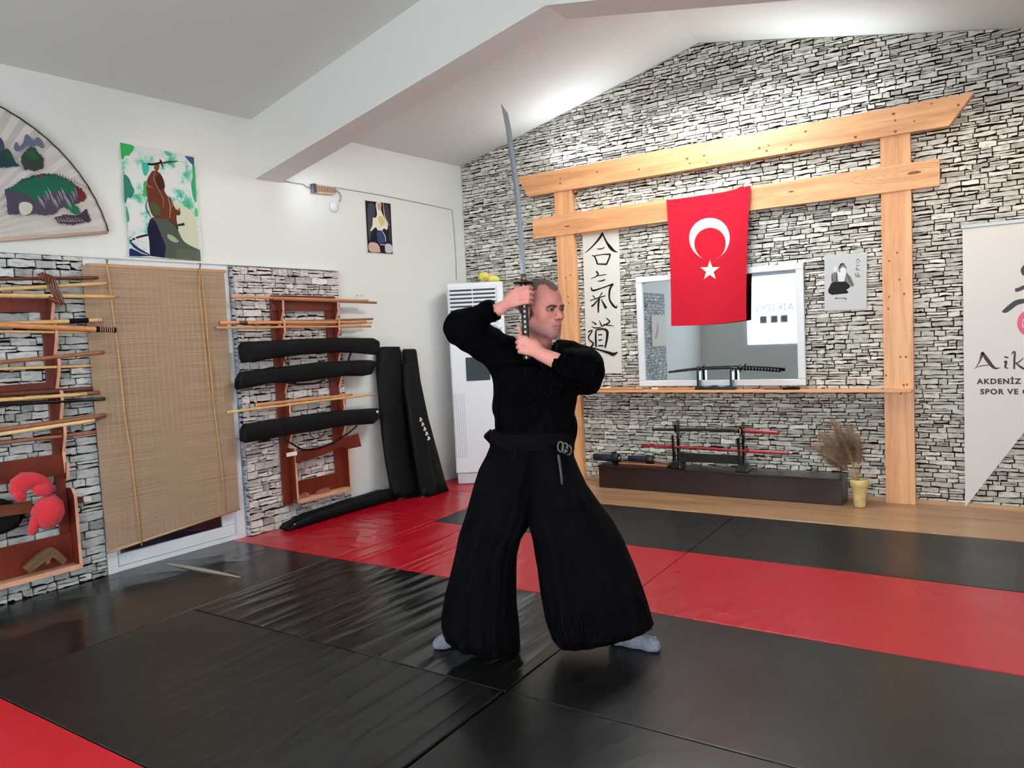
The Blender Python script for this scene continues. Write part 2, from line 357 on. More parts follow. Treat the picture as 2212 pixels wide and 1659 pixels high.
mat_piece([(X2, Y4), (X3, Y4), (X3, Y3), (X2, Y3)], BLK, 'black mat at the bottom centre, nearest the camera', .06, (6, 3, 1), (3.3, -4), .8, .34, seed=11)
mat_piece([(X1, Y5), (X2, Y5), (X2, Y4), (X1, Y4)], (176, 5, 26), 'bright red mat in the bottom left corner', .1, (3, 3, 1), seed=12, rough=.45)
mat_piece([(wx(Y4), Y4), (X1, Y4), (X1, Y2), (wx(Y2), Y2)], BLK, 'black mat along the white door with one pale crease', .5, (3, 2, 1), (.3, -3.2), 1.6, .2, seed=13)
mat_piece([(wx(Y6), Y6), (X1, Y6), (X1, Y4), (wx(Y4), Y4)], BLK, 'black mat by the left wall cut by the left frame edge', .3, (3, 3, 1), seed=14)
mat_piece([(wx(Y2), Y2), (X1, Y2), (X1, Y0), (wx(Y0), Y0)], RED, 'red mat along the left wall in front of the sword rack', .7, (4, 5, 1), (.7, -2.4), 1.2, .22, seed=15)
mat_piece([(wx(Y0), Y0), (X1, Y0), (X1, -.02), (wx(-.02), -.02)], RED, 'red mat in the back corner under the air conditioner', .3, (3, 3, 1), seed=16)
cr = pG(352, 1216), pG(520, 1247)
b = MB(); b.tube([cr[0]*(1-t)+cr[1]*t+V3(0, 0, -.006+.004*math.sin(math.pi*t)) for t in np.linspace(0, 1, 12)], [.0135*math.sin(math.pi*t)**.4+.002 for t in np.linspace(0.02, .98, 12)], mat('vinyl_crease_sheen', (150, 146, 130), .2, spec=.8), 12)  # ridge coloured pale to stand for the sheen on the black vinyl
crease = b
b = MB().box(FG, X1+.003, XR, Y0+.003, -.0, -.04, .004, M_lam)
pl = b.build('wooden_platform', None, (3, -.4, -.04), label='wood laminate platform strip along the foot of the stone wall', category='platform'); bevel(pl, .004)
o = crease.build('crease_fold', [x for x in COL.objects if x.get('label', '').startswith('black mat along the white')][0], label='raised crease, its sheen put into a pale colour')

# ------------------------------------------------------------------ torii gate on the stone wall
DT = .085
def qB(pts, d): return [pB(x, y, d) for x, y in pts]
t = thing('torii_gate', 'large pine torii gate built against the grey stone wall', 'torii', (2.4, -.04, 0))
px4, px3 = 1.012, 1.195; px1, px2 = 3.728, 3.922
for a0, a1 in ((px4, px3), (px1, px2)):
    pz = MB().box(FB, a0, a1, .004, 2.69, .014, .070, M_pineZ)
    for x, y in ((1938, 546), (1921, 564), (1943, 604), (1953, 635), (1920, 641), (1945, 771), (1957, 771), (1952, 832), (1959, 831), (1914, 811), (1919, 667), (1946, 850), (1227, 641), (1229, 655), (1232, 595), (1222, 600)):
        a, bb = pB(x, y, .070); kr = .007
        if a0 < a < a1: pz.prism(FB, [(a+kr*math.cos(q), bb+kr*1.3*math.sin(q)) for q in np.linspace(0, 6.28, 9)[:-1]], .0695, .0708, M_knot)
    o = pz.build('post', t); bevel(o, .004)
tb = MB().prism(FB, [(.63, 2.876), (4.31, 2.876), (4.16, 2.68), (.745, 2.68)], .014, .092, M_pineX)
kn = [(1210, 385), (1210, 396), (1484, 343), (1490, 353), (1521, 336), (1527, 351), (1380, 366), (1640, 320), (1660, 314), (1656, 326), (1698, 322), (1708, 313), (1930, 246), (1934, 260), (1934, 284), (2012, 224), (2070, 227), (1848, 296), (1290, 372), (1740, 284), (1975, 262)]
for i, (x, y) in enumerate(kn):
    a, bb = pB(x, y, .092); r = .006+.005*((i*37) % 5)/5
    tb.prism(FB, [(a+r*1.2*math.cos(q), bb+r*math.sin(q)) for q in np.linspace(0, 6.28, 9)[:-1]], .0915, .0928, M_knot)
bevel(tb.build('top_beam', t), .005)
tb = MB().box(FB, .775, 4.10, 2.283, 2.468, .014, .086, M_pineX)
for x, y, r in [(1975, 373, .022), (1709, 414, .012), (1455, 455, .008), (1225, 489, .015)]:
    a, bb = pB(x, y, .086); tb.prism(FB, [(a+r*2.0*math.cos(q), bb+r*.5*math.sin(q)) for q in np.linspace(0, 6.28, 13)[:-1]], .0855, .0868, M_knot)
for k in range(6):      # long cathedral grain lines round the right end and the left knot
    for (cx, cy, w, h) in ((1965, 373, .10+.07*k, .014+.010*k), (1240, 486, .05+.035*k, .012+.008*k)):
        if h > .055: continue
        a, bb = pB(cx, cy, .086); P = [FB(min(4.09, max(.785, a-w*.4*0+w*math.cos(q))), bb+h*math.sin(q), .0862) for q in np.linspace(.35, 5.93, 26)]
        tb.tube(P, .0011, mat('grain_line', (176, 116, 66), .6), 5)
bevel(tb.build('tie_beam', t), .004)
# LED strips lying on the top beam
M_led = mat('led_diffuser', (225, 238, 255), .4, emit=8)
for px_, (a0, a1), w in ((1, (.98, 1.75), 'left'), (2, (2.75, 3.75), 'right')):
    t = thing('led_strip', f'cool white LED strip light lying on the {w} part of the torii top beam', 'light', (a0, -.05, 2.877), 'LED strips on the torii gate')
    MB().box(FB, a0, a1, 2.8775, 2.885, .018, .038, M_white).build('housing', t)
    MB().box(FB, a0+.01, a1-.01, 2.885, 2.888, .02, .036, M_led).build('diffuser', t)

# wall shelf
b = MB().box(FB, 1.22, 3.915, .836, .856, .071, .16, M_pineX).box(FB, 1.22, 3.70, .836, .856, .014, .071, M_pineX)
bevel(b.build('wall_shelf', None, None, label='thin pine shelf running below the mirror to the right torii post', category='shelf'), .003)

# mirror
a0, z0, a1, z1 = 1.775, .882, 3.175, 1.838
t = thing('wall_mirror', 'rectangular mirror in a white frame behind the flag', 'mirror', ((a0+a1)/2, -.02, z0))
b = MB(); w = .058
for q in ((a0, a1, z0, z0+.05), (a0, a1, z1-.05, z1), (a0, a0+w, z0+.05, z1-.05), (a1-w, a1, z0+.05, z1-.05)): b.box(FB, *q, .016, .05, M_white)
bevel(b.build('frame', t), .006)
MB().box(FB, a0+w-.002, a1-w+.002, z0+.048, z1-.048, .017, .030, mat('mirror_glass', (206, 212, 218), .02, metal=1)).build('mirror_glass', t)

# flag
M_flag = mat('red_flag_cloth', (186, 14, 40), .8, sheen=.2, spec=.15)
M_flagw = mat('flag_white', (238, 222, 210), .8, spec=.15)
fc = [pB(1440, 432, .12), pB(1622, 401, .12), pB(1611, 692, .12), pB(1452, 704, .12)]
def flag_uv(a, z):   # bilinear inverse by iteration
    u, v = .5, .5
    C4 = [np.array(c) for c in fc]
    for _ in range(12):
        p = (C4[0]*(1-u)+C4[1]*u)*(1-v)+(C4[3]*(1-u)+C4[2]*u)*v
        du = (C4[1]-C4[0])*(1-v)+(C4[2]-C4[3])*v; dv = (C4[3]*(1-u)+C4[2]*u)-(C4[0]*(1-u)+C4[1]*u)
        s_ = np.linalg.solve(np.stack([du, dv], 1), np.array([a, z])-p); u += s_[0]; v += s_[1]
    return u, v
def flag_d(u, v):
    return .118+.012*math.sin(u*9+v*2.2)*(.3+.7*v)+.006*math.sin(u*19-v*3)*v+.02*v*(1-u)+.008*(1-v)*abs(math.cos(math.pi*u))
def flag_p(u, v, off=0):
    C4 = [np.array(c) for c in fc]; vv = v-.022*math.sin(math.pi*u)*0
    p = (C4[0]*(1-u)+C4[1]*u)*(1-v)+(C4[3]*(1-u)+C4[2]*u)*v
    p = p+np.array([0, -.016*math.sin(math.pi*u)*(1-v)-.012*math.sin(math.pi*u)*v])
    p = p+np.array([.012*math.sin(v*3.1)*(-1 if u > .5 else 1)*abs(2*u-1), 0])
    return FB(p[0], p[1], flag_d(u, v)+off)
t = thing('flag', 'red flag with white crescent and star hanging from the torii tie beam', 'flag', (2.43, -.12, 1.41))
b = MB(); NU, NV = 36, 46; vs = [flag_p(i/NU, j/NV, o_) for o_ in (0, -.0015) for j in range(NV+1) for i in range(NU+1)]; K = (NU+1)*(NV+1)
fs = []
for j in range(NV):
    for i in range(NU):
        q = j*(NU+1)+i; fs.append((q, q+NU+1, q+NU+2, q+1)); fs.append((K+q, K+q+1, K+q+NU+2, K+q+NU+1))
b.add(vs, fs, M_flag, True); b.build('cloth', t)
b = MB().box(FB, fc[0][0]+.01, fc[1][0]-.01, 2.452, 2.459, .087, .112, M_flagw); b.build('hanging_sleeve', t)
def onflag(pts, off):
    return [flag_p(*flag_uv(*pB(x, y, .12)), off) for x, y in pts]
# crescent as a strip between outer and inner circle, opening downward
b = MB(); N_ = 48; A = []; Bq = []
co, ro, ci, ri_ = (1533.5, 512), 45.5, (1534.5, 523.5), 35.5
for k in range(N_+1):
    th = math.radians(-38-(360-104)*k/N_+0) if 0 else math.radians(118+(304)*k/N_)
    A.append((co[0]+ro*math.cos(th), co[1]+ro*math.sin(th)))
    th2 = math.radians(113+(314)*k/N_); Bq.append((ci[0]+ri_*math.cos(th2), ci[1]+ri_*math.sin(th2)))
Pa, Pb = onflag(A, .002), onflag(Bq, .002)
b.add(Pa+Pb, [(i, i+1, N_+1+i+1, N_+1+i) for i in range(N_)], M_flagw, True); b.build('crescent', t)
b = MB(); sc_ = (1534, 581); pts = []
for k in range(10):
    r = 23 if k % 2 == 0 else 9.2; th = math.radians(-90+36*k); pts.append((sc_[0]+r*math.cos(th), sc_[1]+r*math.sin(th)))
P = onflag(pts+[sc_], .0022); b.add(P, [(i, (i+1) % 10, 10) for i in range(10)], M_flagw); b.build('star', t)

# calligraphy scroll (left of the mirror)
t = thing('calligraphy_banner', 'tall white banner with three black brush characters left of the mirror', 'banner', (1.44, -.02, 1.0))
qs = qB([(1257, 497), (1337, 493), (1339, 806), (1268, 806)], .024)
qs = [(1.262, 2.285), (1.625, 2.285), (1.60, 1.0), (1.25, 1.0)]
MB().prism(FB, qs, .018, .024, M_paper).build('cloth', t)
z5 = lambda x, y: pB(1250+x/5.03, 490+y/5.03, .0245)
ST = [[(262, 62, 14), (235, 110, 18), (180, 180, 12), (110, 250, 9), (65, 285, 3)], [(262, 80, 12), (300, 160, 14), (345, 225, 24), (385, 262, 16), (425, 275, 4)],
 [(195, 235, 4), (230, 242, 9), (282, 225, 7)], [(145, 312, 7), (175, 325, 10), (200, 390, 12), (207, 408, 10)], [(165, 318, 8), (260, 300, 8), (345, 298, 14)], [(345, 298, 12), (328, 350, 12), (300, 412, 12)], [(203, 404, 10), (300, 406, 13)],
 [(190, 482, 12), (212, 515, 12), (180, 545, 7), (130, 564, 3)], [(212, 530, 7), (300, 518, 6)], [(205, 590, 4), (245, 588, 9), (288, 574, 10)],
 [(138, 655, 6), (155, 692, 14), (250, 665, 9), (378, 620, 13)], [(375, 620, 12), (340, 680, 15), (335, 780, 13), (372, 850, 16), (412, 882, 14)], [(412, 882, 10), (420, 850, 4)],
 [(155, 745, 9), (188, 785, 5)], [(258, 715, 10), (225, 760, 5)], [(125, 803, 7), (200, 776, 8), (292, 748, 7)], [(226, 760, 13), (215, 850, 15), (216, 932, 9)], [(210, 790, 7), (175, 835, 12), (140, 866, 14)], [(245, 785, 5), (275, 840, 14), (300, 885, 20)],
 [(145, 1028, 5), (195, 1060, 13)], [(225, 1018, 4), (252, 1077, 11)], [(300, 990, 7), (338, 1030, 11), (290, 1062, 9), (250, 1082, 6)], [(270, 1060, 9), (330, 1070, 8), (388, 1078, 3)], [(140, 1085, 4), (190, 1098, 9), (245, 1092, 6)],
 [(190, 1118, 9), (187, 1200, 14), (190, 1306, 13)], [(195, 1118, 9), (270, 1110, 14), (312, 1140, 20), (306, 1230, 16), (288, 1312, 12)], [(215, 1175, 9), (256, 1170, 9)], [(215, 1232, 9), (256, 1226, 9)], [(212, 1290, 9), (272, 1291, 11)],
 [(103, 1142, 11), (150, 1126, 8), (112, 1190, 11), (116, 1225, 9), (160, 1268, 13), (130, 1312, 15)], [(130, 1310, 12), (230, 1338, 13), (330, 1368, 20), (378, 1384, 24), (428, 1358, 4)]]
b = MB()
for i, s_ in enumerate(ST): b.brush(FB, s_, .0246+.00012*i, M_ink, z5, k=.72)
b.build('brush_lettering', t)
MB().box(FB, 1.255, 1.632, 2.268, 2.283, .016, .032, M_pineX).build('hanging_rod', t)

# small poster right of the mirror
t = thing('ink_poster', 'small grey poster of a seated bearded figure in ink, beside the right torii post', 'poster', (3.47, -.02, 1.45))
c4 = [(3.325, 1.876), (3.622, 1.873), (3.613, 1.450), (3.318, 1.456)]
MB().prism(FB, c4, .017, .021, mat('poster_grey', (196, 196, 198), .6)).build('sheet', t)
zp = lambda x, y: pB(1720+x/4.366, 480+y/4.366, .0215)
b = MB(); G1, G2, G3 = flat((28, 28, 30)), flat((120, 120, 122)), flat((225, 225, 225)); L_ = 0
def pp(pts, m, lay): b.poly(FB, [zp(x, y) for x, y in pts], .0213+.00022*lay, m)
pp([(300, 640), (330, 575), (360, 555), (470, 560), (520, 590), (500, 620), (470, 640), (495, 655), (480, 672), (335, 686), (305, 668)], G1, 1)
pp([(330, 560), (335, 500), (360, 470), (385, 475), (480, 480), (520, 520), (545, 590), (520, 612), (470, 560), (350, 562)], G2, 2)
pp([(385, 470), (400, 560), (450, 560), (475, 470)], G3, 3)
pp([(405, 470), (395, 430), (420, 392), (455, 395), (475, 425), (470, 460), (440, 480)], G2, 4)
pp([(415, 440), (440, 420), (470, 440), (465, 500), (440, 540), (415, 500)], G3, 5)
pp([(352, 465), (355, 410), (366, 425), (380, 405), (380, 465)], G3, 5)
b.brush(FB, [(405, 430, 8), (425, 395, 14), (455, 395, 8)], .0228, G1, zp)
for s_ in [[(340, 480, 5), (335, 520, 6), (345, 555, 5)], [(385, 475, 4), (375, 560, 7)], [(475, 475, 6), (500, 540, 7), (540, 600, 5)], [(335, 610, 4), (400, 600, 10), (470, 610, 5)], [(365, 718, 9), (420, 715, 3), (465, 718, 8), (470, 735, 4)],
 [(580, 345, 4), (560, 372, 3)], [(580, 345, 4), (606, 372, 5)], [(568, 382, 4), (594, 382, 4)], [(560, 410, 4), (600, 408, 4)], [(575, 425, 5), (565, 445, 5), (600, 450, 4)], [(556, 480, 4), (566, 510, 5), (606, 514, 4)], [(580, 475, 4), (582, 500, 6), (600, 500, 4)]]:
    b.brush(FB, s_, .0231, G1, zp)
b.build('ink_drawing', t)

# right banner with lettering
def text_mesh(txt, size, F, a, z, d, m, bold=0, spacing=1.0, mirror=False):
    cu = bpy.data.curves.new('t', 'FONT'); cu.body = txt; cu.size = size; cu.offset = bold; cu.space_character = spacing
    o = bpy.data.objects.new('t', cu); COL.objects.link(o); bpy.context.view_layer.update()
    me = bpy.data.meshes.new_from_object(o.evaluated_get(bpy.context.evaluated_depsgraph_get()))
    vs = [F(a+v.co.x, z+v.co.y, d) for v in me.vertices]; fs = [tuple(p.vertices) for p in me.polygons]
    bpy.data.objects.remove(o); bpy.data.meshes.remove(me)
    return MB().add(vs, fs, m)
t = thing('club_banner', 'white pennant banner with dark lettering at the right frame edge', 'banner', (4.78, -.03, 0))
MB().prism(FB, [(4.232, 1.972), (5.33, 1.972), (5.33, .006), (4.781, .87), (4.232, .006)], .034, .038, mat('banner_cloth', (232, 226, 222), .7, spec=.3)).build('cloth', t)
bevel(MB().box(FB, 4.222, 5.34, 1.972, 1.998, .028, .046, mat('aluminium', (178, 176, 180), .35, metal=.6)).build('top_rail', t), .003)
zb = lambda x, y: pB(2060+x/3.855, 470+y/3.855, .0385)
M_thin = mat('translucent_paper', (235, 235, 232), .7, spec=.1)
M_thin.node_tree.nodes['Principled BSDF'].inputs['Transmission Weight'].default_value = 0
tl = M_thin.node_tree.nodes.new('ShaderNodeBsdfTranslucent'); tl.inputs[0].default_value = (.9, .9, .9, 1); mxs = M_thin.node_tree.nodes.new('ShaderNodeMixShader'); mxs.inputs[0].default_value = .75
M_thin.node_tree.links.new(M_thin.node_tree.nodes['Principled BSDF'].outputs[0], mxs.inputs[1]); M_thin.node_tree.links.new(tl.outputs[0], mxs.inputs[2]); M_thin.node_tree.links.new(mxs.outputs[0], M_thin.node_tree.nodes['Material Output'].inputs[0])
M_txt = mat('maroon_ink', (52, 14, 20), .6); M_brush = mat('charcoal_ink', (52, 46, 48), .6)
b = MB()
for s_ in [[(175, 1262, 3), (215, 1200, 9), (240, 1125, 22)], [(238, 1118, 12), (270, 1170, 26), (320, 1235, 22), (352, 1256, 12), (388, 1250, 3)], [(190, 1250, 3), (225, 1236, 6), (296, 1228, 6)],
  [(422, 1160, 12), (456, 1166, 10)], [(418, 1205, 8), (438, 1200, 15), (430, 1245, 13), (458, 1256, 3)],
  [(480, 1135, 5), (508, 1118, 12), (506, 1180, 15), (504, 1262, 12)], [(580, 1170, 6), (540, 1205, 9), (515, 1212, 6)], [(515, 1210, 8), (560, 1245, 14), (600, 1264, 12), (640, 1256, 4)],
  [(655, 1160, 12), (688, 1166, 10)], [(652, 1205, 8), (670, 1200, 15), (664, 1245, 13), (694, 1256, 3)],
  [(790, 1120, 13), (788, 1190, 15), (790, 1256, 12)], [(785, 1200, 10), (740, 1200, 12), (722, 1232, 12), (745, 1262, 10), (788, 1240, 8)],
  [(870, 1195, 10), (838, 1215, 13), (840, 1250, 12), (875, 1264, 12), (905, 1235, 12), (895, 1200, 11), (868, 1193, 9)]]:
    b.brush(FB, s_, .0389, M_txt, zb, k=.62)
b.build('large_lettering', t)
for txt, x, y, sz in (('AKDEN\u0130Z SA', 196, 1385, .052), ('SPOR VE G', 222, 1470, .052)):
    a, z = zb(x, y); text_mesh(txt, .0505, FB, a, z, .0389, M_txt, bold=.0022, spacing=1.19).build('small_lettering', t)
b = MB()
for s_ in [[(600, 400, 30), (578, 440, 40), (590, 480, 26)], [(512, 605, 30), (545, 598, 32), (600, 575, 30), (700, 560, 28)], [(405, 785, 14), (440, 770, 40), (520, 710, 44), (600, 690, 36), (690, 650, 30)], [(640, 420, 24), (655, 520, 30), (640, 640, 24)]]:
    b.brush(FB, s_, .0389, M_brush, zb)
b.build('brush_emblem', t)
b = MB(); PINK = mat('pink_print', (206, 84, 112), .6)
cx, cy = 640, 880
for k, (r0, r1, a0, a1) in enumerate(((70, 112, 150, 330), (44, 62, 120, 300))):
    O = [(cx+r1*math.cos(math.radians(q)), cy-r1*math.sin(math.radians(q))*1.0) for q in np.linspace(90, 270, 22)]; I = [(cx+r0*math.cos(math.radians(q)), cy-r0*math.sin(math.radians(q))) for q in np.linspace(90, 270, 22)]
    b.add([FB(*zb(*p), .0387) for p in O+I], [(i, i+1, 23+i, 22+i) for i in range(21)], PINK)
b.build('pink_emblem', t)

# ------------------------------------------------------------------ things on the shelf
SZ = .856
def katana(name, label, pts, d, sheath, grip, R=.013, tsuba=True, group=None, grip_from=.7, wrap=None, F=FB, guard=M_blacklac):
    """sheathed sword from a pixel/plane polyline: sheath up to grip_from, then guard and handle"""
    P = [F(a, z, dd) for (a, z), dd in zip(pts, d if hasattr(d, '__len__') else [d]*len(pts))]
    P = np.array(P); Ls = np.r_[0, np.cumsum(np.linalg.norm(np.diff(P, axis=0), axis=1))]; Ls /= Ls[-1]
    at = lambda u: np.array([np.interp(u, Ls, P[:, k]) for k in range(3)])
    t = thing(name, label, 'sword', at(.5), group)
    us = np.linspace(0, grip_from-.012, 22)
    MB().tube([at(u) for u in us], [R*(.75+.25*u) for u in us], sheath, 12, flatv=(1, .7)).build('scabbard', t)
    if tsuba:
        e = (at(grip_from+.01)-at(grip_from-.01)); e /= np.linalg.norm(e); c = at(grip_from)
        MB().tube([c-e*.003, c+e*.003], R*2.5, guard, 24).build('guard', t)
    us = np.linspace(grip_from+.006, 1, 14)
    MB().tube([at(u) for u in us], [R*1.05]*14, grip, 12, flatv=(1, .75)).build('handle', t)
    if wrap:
        b = MB()
        for u in np.linspace(grip_from+.03, .98, 12):
            e = at(u+.004)-at(u-.004); e /= np.linalg.norm(e); c = at(u)
            b.tube([c-e*.0035, c+e*.0035], R*1.13, wrap, 8, flatv=(1, .78))
        b.build('handle_wrap', t)
    return t
dS = .105
katana('katana', 'black sheathed katana resting on the small stand in front of the mirror', [pB(x, y, dS) for x, y in ((1444, 804), (1506, 797), (1575, 794.5), (1604, 796), (1650, 798), (1686, 801))], dS, M_blacklac, M_black, .0125, grip_from=.66, wrap=mat('grip_diamonds', (96, 96, 92), .6))
t = thing('sword_stand', 'small black tabletop sword stand on the shelf under the katana', 'stand', (*FB(pB(1545, 832, dS)[0], 0, dS)[:2], SZ+.001))
a0, a1 = pB(1503, 834, dS)[0], pB(1590, 834, dS)[0]; n = 16
pts = [(a0, SZ+.001), (a1, SZ+.001), (a1-.004, SZ+.028)]+[(a1-.03-(a1-a0-.06)*k/10, SZ+.032+.007*math.cos(k*1.256)) for k in range(11)]+[(a0+.004, SZ+.028)]
bevel(MB().prism(FB, pts, dS-.03, dS+.03, M_blacklac).build('base', t), .003)
for x in (1510, 1581):
    a = pB(x, 820, dS)[0]; zt = pB(x, 797, dS)[1]
    b = MB().prism(FB, [(a-.011, SZ+.03), (a+.011, SZ+.03), (a+.010, zt-.018), (a-.010, zt-.018)], dS-.028, dS+.028, M_blacklac)
    for s_ in (-1, 1): b.prism(FB, [(a-.009, zt-.02), (a+.009, zt-.02), (a+.007, zt+.022), (a-.007, zt+.022)], dS+s_*.022-.006, dS+s_*.022+.006, M_blacklac)
    bevel(b.build('upright', t), .002)
def stick(name, label, A, Bp, R, m, cat='stick', group=None, tips=None, n=14, bend=0, taper=1.0, F=FB, bendv=V3(0, 0, 1)):
    A, Bp = np.array(A, float), np.array(Bp, float); us = np.linspace(0, 1, 13)
    P = [A*(1-u)+Bp*u+bendv*bend*4*u*(1-u) for u in us]
    b = MB().tube([P[0]]+P+[P[-1]], [R*.6]+[R*(1+(taper-1)*u) for u in us]+[R*.6*taper], m, n)
    if tips is None: return b.build(name, None, (A+Bp)/2, label=label, category=cat, group=group)
    t = thing(name, label, cat, (A+Bp)/2, group); b.build('shaft', t)
    for (u0, u1, rr, mm, nm) in tips:
        MB().tube([A*(1-u)+Bp*u+bendv*bend*4*u*(1-u) for u in np.linspace(u0, u1, 6)], R*rr, mm, n).build(nm, t)
    return t
def shelf_pt(px, py, d, r): a, _ = pB(px, py, d); return FB(a, SZ+r+.001, d)
stick('wooden_dagger', 'reddish wooden training dagger nearest the person on the shelf', shelf_pt(1296, 836, .13, .009), shelf_pt(1388, 836, .12, .009), .009, M_bok4, 'training weapon', tips=[(.0, .28, 1.15, M_bok4, 'handle')])
stick('wooden_stick', 'short orange stick with a pale ferrule at its left end on the shelf', shelf_pt(1408, 836, .12, .008), shelf_pt(1507, 834, .10, .008), .008, M_bok4, 'training weapon', tips=[(0, .14, 1.4, mat('pale_ferrule', (230, 200, 150), .5), 'ferrule')])
a0, a1 = pB(1690, 832, .12)[0], pB(1727, 832, .12)[0]
bevel(MB().box(FB, a0, a1, SZ+.001, SZ+.018, .105, .135, M_black).build('small_case', None, None, label='small flat black case on the shelf under the right end of the mirror', category='case'), .003)
stick('thin_twig', 'thin brown wooden stick on the shelf left of the small black case', shelf_pt(1650, 832, .12, .004), shelf_pt(1688, 832, .12, .004), .004, M_bok3, 'stick')

# ------------------------------------------------------------------ dark chest with sword rack
C0, C1 = pG(1296, 1053), pG(1816, 1095)
CY = -.29; ca0, ca1 = C0[0], C1[0]+.01; ctop = pB(1296, 1008, -CY)[1]; ctop = .5*(ctop+pB(1816, 1038, -CY)[1])
t = thing('low_chest', 'long low dark brown chest on the wooden platform under the shelf', 'chest', ((ca0+ca1)/2, -.16, .005))
bevel(MB().box(FG, ca0, ca1, CY, -.045, .005, ctop, M_wood_chest).build('body', t), .004)
bevel(MB().box(FG, ca0-.004, ca1+.004, CY-.005, -.04, ctop, ctop+.012, M_wood_chest).build('lid', t), .003)
CT = ctop+.012
rd = .17
t = thing('sword_rack', 'two tier black lacquer sword rack standing on the low chest', 'rack', (*FB(pB(1530, 1010, rd)[0], 0, rd)[:2], CT+.001))
def aB(px, py, d): return pB(px, py, d)[0]
ups = [aB(1463, 960, rd), aB(1604, 965, rd)]
for a in ups:
    b = MB().prism(FB, [(a-.05, CT+.001), (a+.05, CT+.001), (a+.042, CT+.03), (a+.02, CT+.055), (a-.02, CT+.055), (a-.042, CT+.03)], rd-.075, rd+.075, M_blacklac)
    bevel(b.build('foot', t), .004)
    zt = pB(1463, 908, rd)[1] if a == ups[0] else pB(1606, 912, rd)[1]
    b = MB().prism(lambda x, y, d, a=a: FB(a+d, y, x), [(rd-.05, CT+.05), (rd-.012, CT+.05), (rd-.016, zt-.06), (rd-.03, zt), (rd-.05, zt-.01), (rd-.042, zt-.07)], -.011, .011, M_blacklac)
    b.prism(lambda x, y, d, a=a: FB(a+d-.016, y, x), [(rd+.012, CT+.05), (rd+.05, CT+.05), (rd+.06, zt-.2), (rd+.07, zt-.12), (rd+.055, zt-.12), (rd+.03, zt-.20)], -.010, .010, M_blacklac)
    b.prism(lambda x, y, d, a=a: FB(a+d, y, x), [(rd-.02, zt-.12), (rd+.03, zt-.10), (rd+.045, zt-.03), (rd+.034, zt-.03), (rd+.016, zt-.088), (rd-.02, zt-.09)], -.010, .010, M_blacklac)
    bevel(b.build('upright', t), .003)
zl0, zl1 = pB(1530, 1001, rd)[1], pB(1530, 982, rd)[1]
bevel(MB().box(FB, ups[0]-.01, ups[1]+.01, zl0, zl1, rd-.04, rd-.025, M_blacklac).build('cross_panel', t), .003)
katana('short_sword', 'short sword in a black scabbard with red handle, upper tier of the rack', [pB(x, y, rd+.01) for x, y in ((1409, 928), (1500, 928), (1604, 930), (1683, 935))], rd+.01, M_blacklac, M_redlac, .0145, grip_from=.72, guard=mat('pale_guard', (200, 150, 130), .4))
katana('wooden_sword', 'long red lacquered sword lying on the lower tier of the rack', [pB(x, y, rd+.045) for x, y in ((1385, 963), (1480, 966), (1604, 974), (1704, 979))], rd+.045, M_redlac, M_redlac, .0125, grip_from=.73, guard=M_redlac)
# left end of the chest: two black rolled straps on a small wooden tray
t = thing('wooden_tray', 'flat reddish wooden tray at the left end of the low chest', 'tray', (*FB(aB(1380, 1006, .2), 0, .2)[:2], CT+.001))
a0, a1 = aB(1337, 1004, .25), aB(1441, 1008, .25)
bevel(MB().box(FB, a0, a1, CT+.001, CT+.018, .12, .255, M_bok3).build('base', t), .002)
bevel(MB().box(FB, a0, a1, CT+.018, CT+.024, .245, .258, M_bok4).build('rim', t), .002)
for x0, x1, xc, y, w, z_, yd in ((1284, 1312, 1334, 990, 'left', CT+.001, .16), (1358, 1385, 1408, 991, 'right', CT+.019, .19)):
    a0, a1, a2 = aB(x0, y, yd), aB(x1, y, yd), aB(xc, y, yd); r = .036 if w == 'right' else .045
    t = thing('dumbbell', f'black cylinder with a round end disc, {"on the chest beside" if w == "left" else "lying on"} the wooden tray', 'dumbbell', FB(a1, z_, yd), 'pair of black dumbbells')
    c = z_+r
    MB().tube([FB(a0, c, yd), FB(a2-.02, c, yd)], r*.72, mat('navy_foam', (14, 18, 44), .8), 18).build('grip', t)
    MB().tube([FB(a2-.05, c, yd), FB(a2-.045, c, yd), FB(a2+.01, c, yd), FB(a2+.016, c, yd)], [r*.86, r, r, r*.86], M_blk, 24).build('end_disc', t)
    MB().tube([FB(a2+.016, c, yd), FB(a2+.02, c, yd)], r*.3, mat('pale_cap', (214, 176, 160), .5), 14).build('end_cap', t)

# pampas grass in a pale pot
vc = pG(1857, 1096); vc[2] = .005
t = thing('grass_pot', 'pale yellow ceramic pot between the low chest and the right torii post', 'pot', vc)
prof = [(.036, 0), (.040, .01), (.047, .09), (.052, .14), (.064, .15), (.066, .185), (.062, .195), (.052, .19), (.045, .12)]
M_pot = mat('pot_glaze', (222, 196, 136), .4, var=.2, vscale=25)
R_ = [[V3(vc[0]+r*math.cos(q), vc[1]+r*math.sin(q), vc[2]+z*1.05) for q in np.linspace(0, 2*math.pi, 25)[:-1]] for r, z in prof]
MB().loft(R_, M_pot).build('body', t)
t2 = thing('pampas_grass', 'bunch of dried brown pampas plumes standing in the pale yellow pot', 'dried grass', vc+V3(0, 0, .15))
M_pl = mat('pampas_fluff', (182, 154, 128), .9, var=.25, vscale=30); M_st = mat('pampas_stem', (176, 132, 82), .7)
top0 = vc+V3(0, 0, .17)
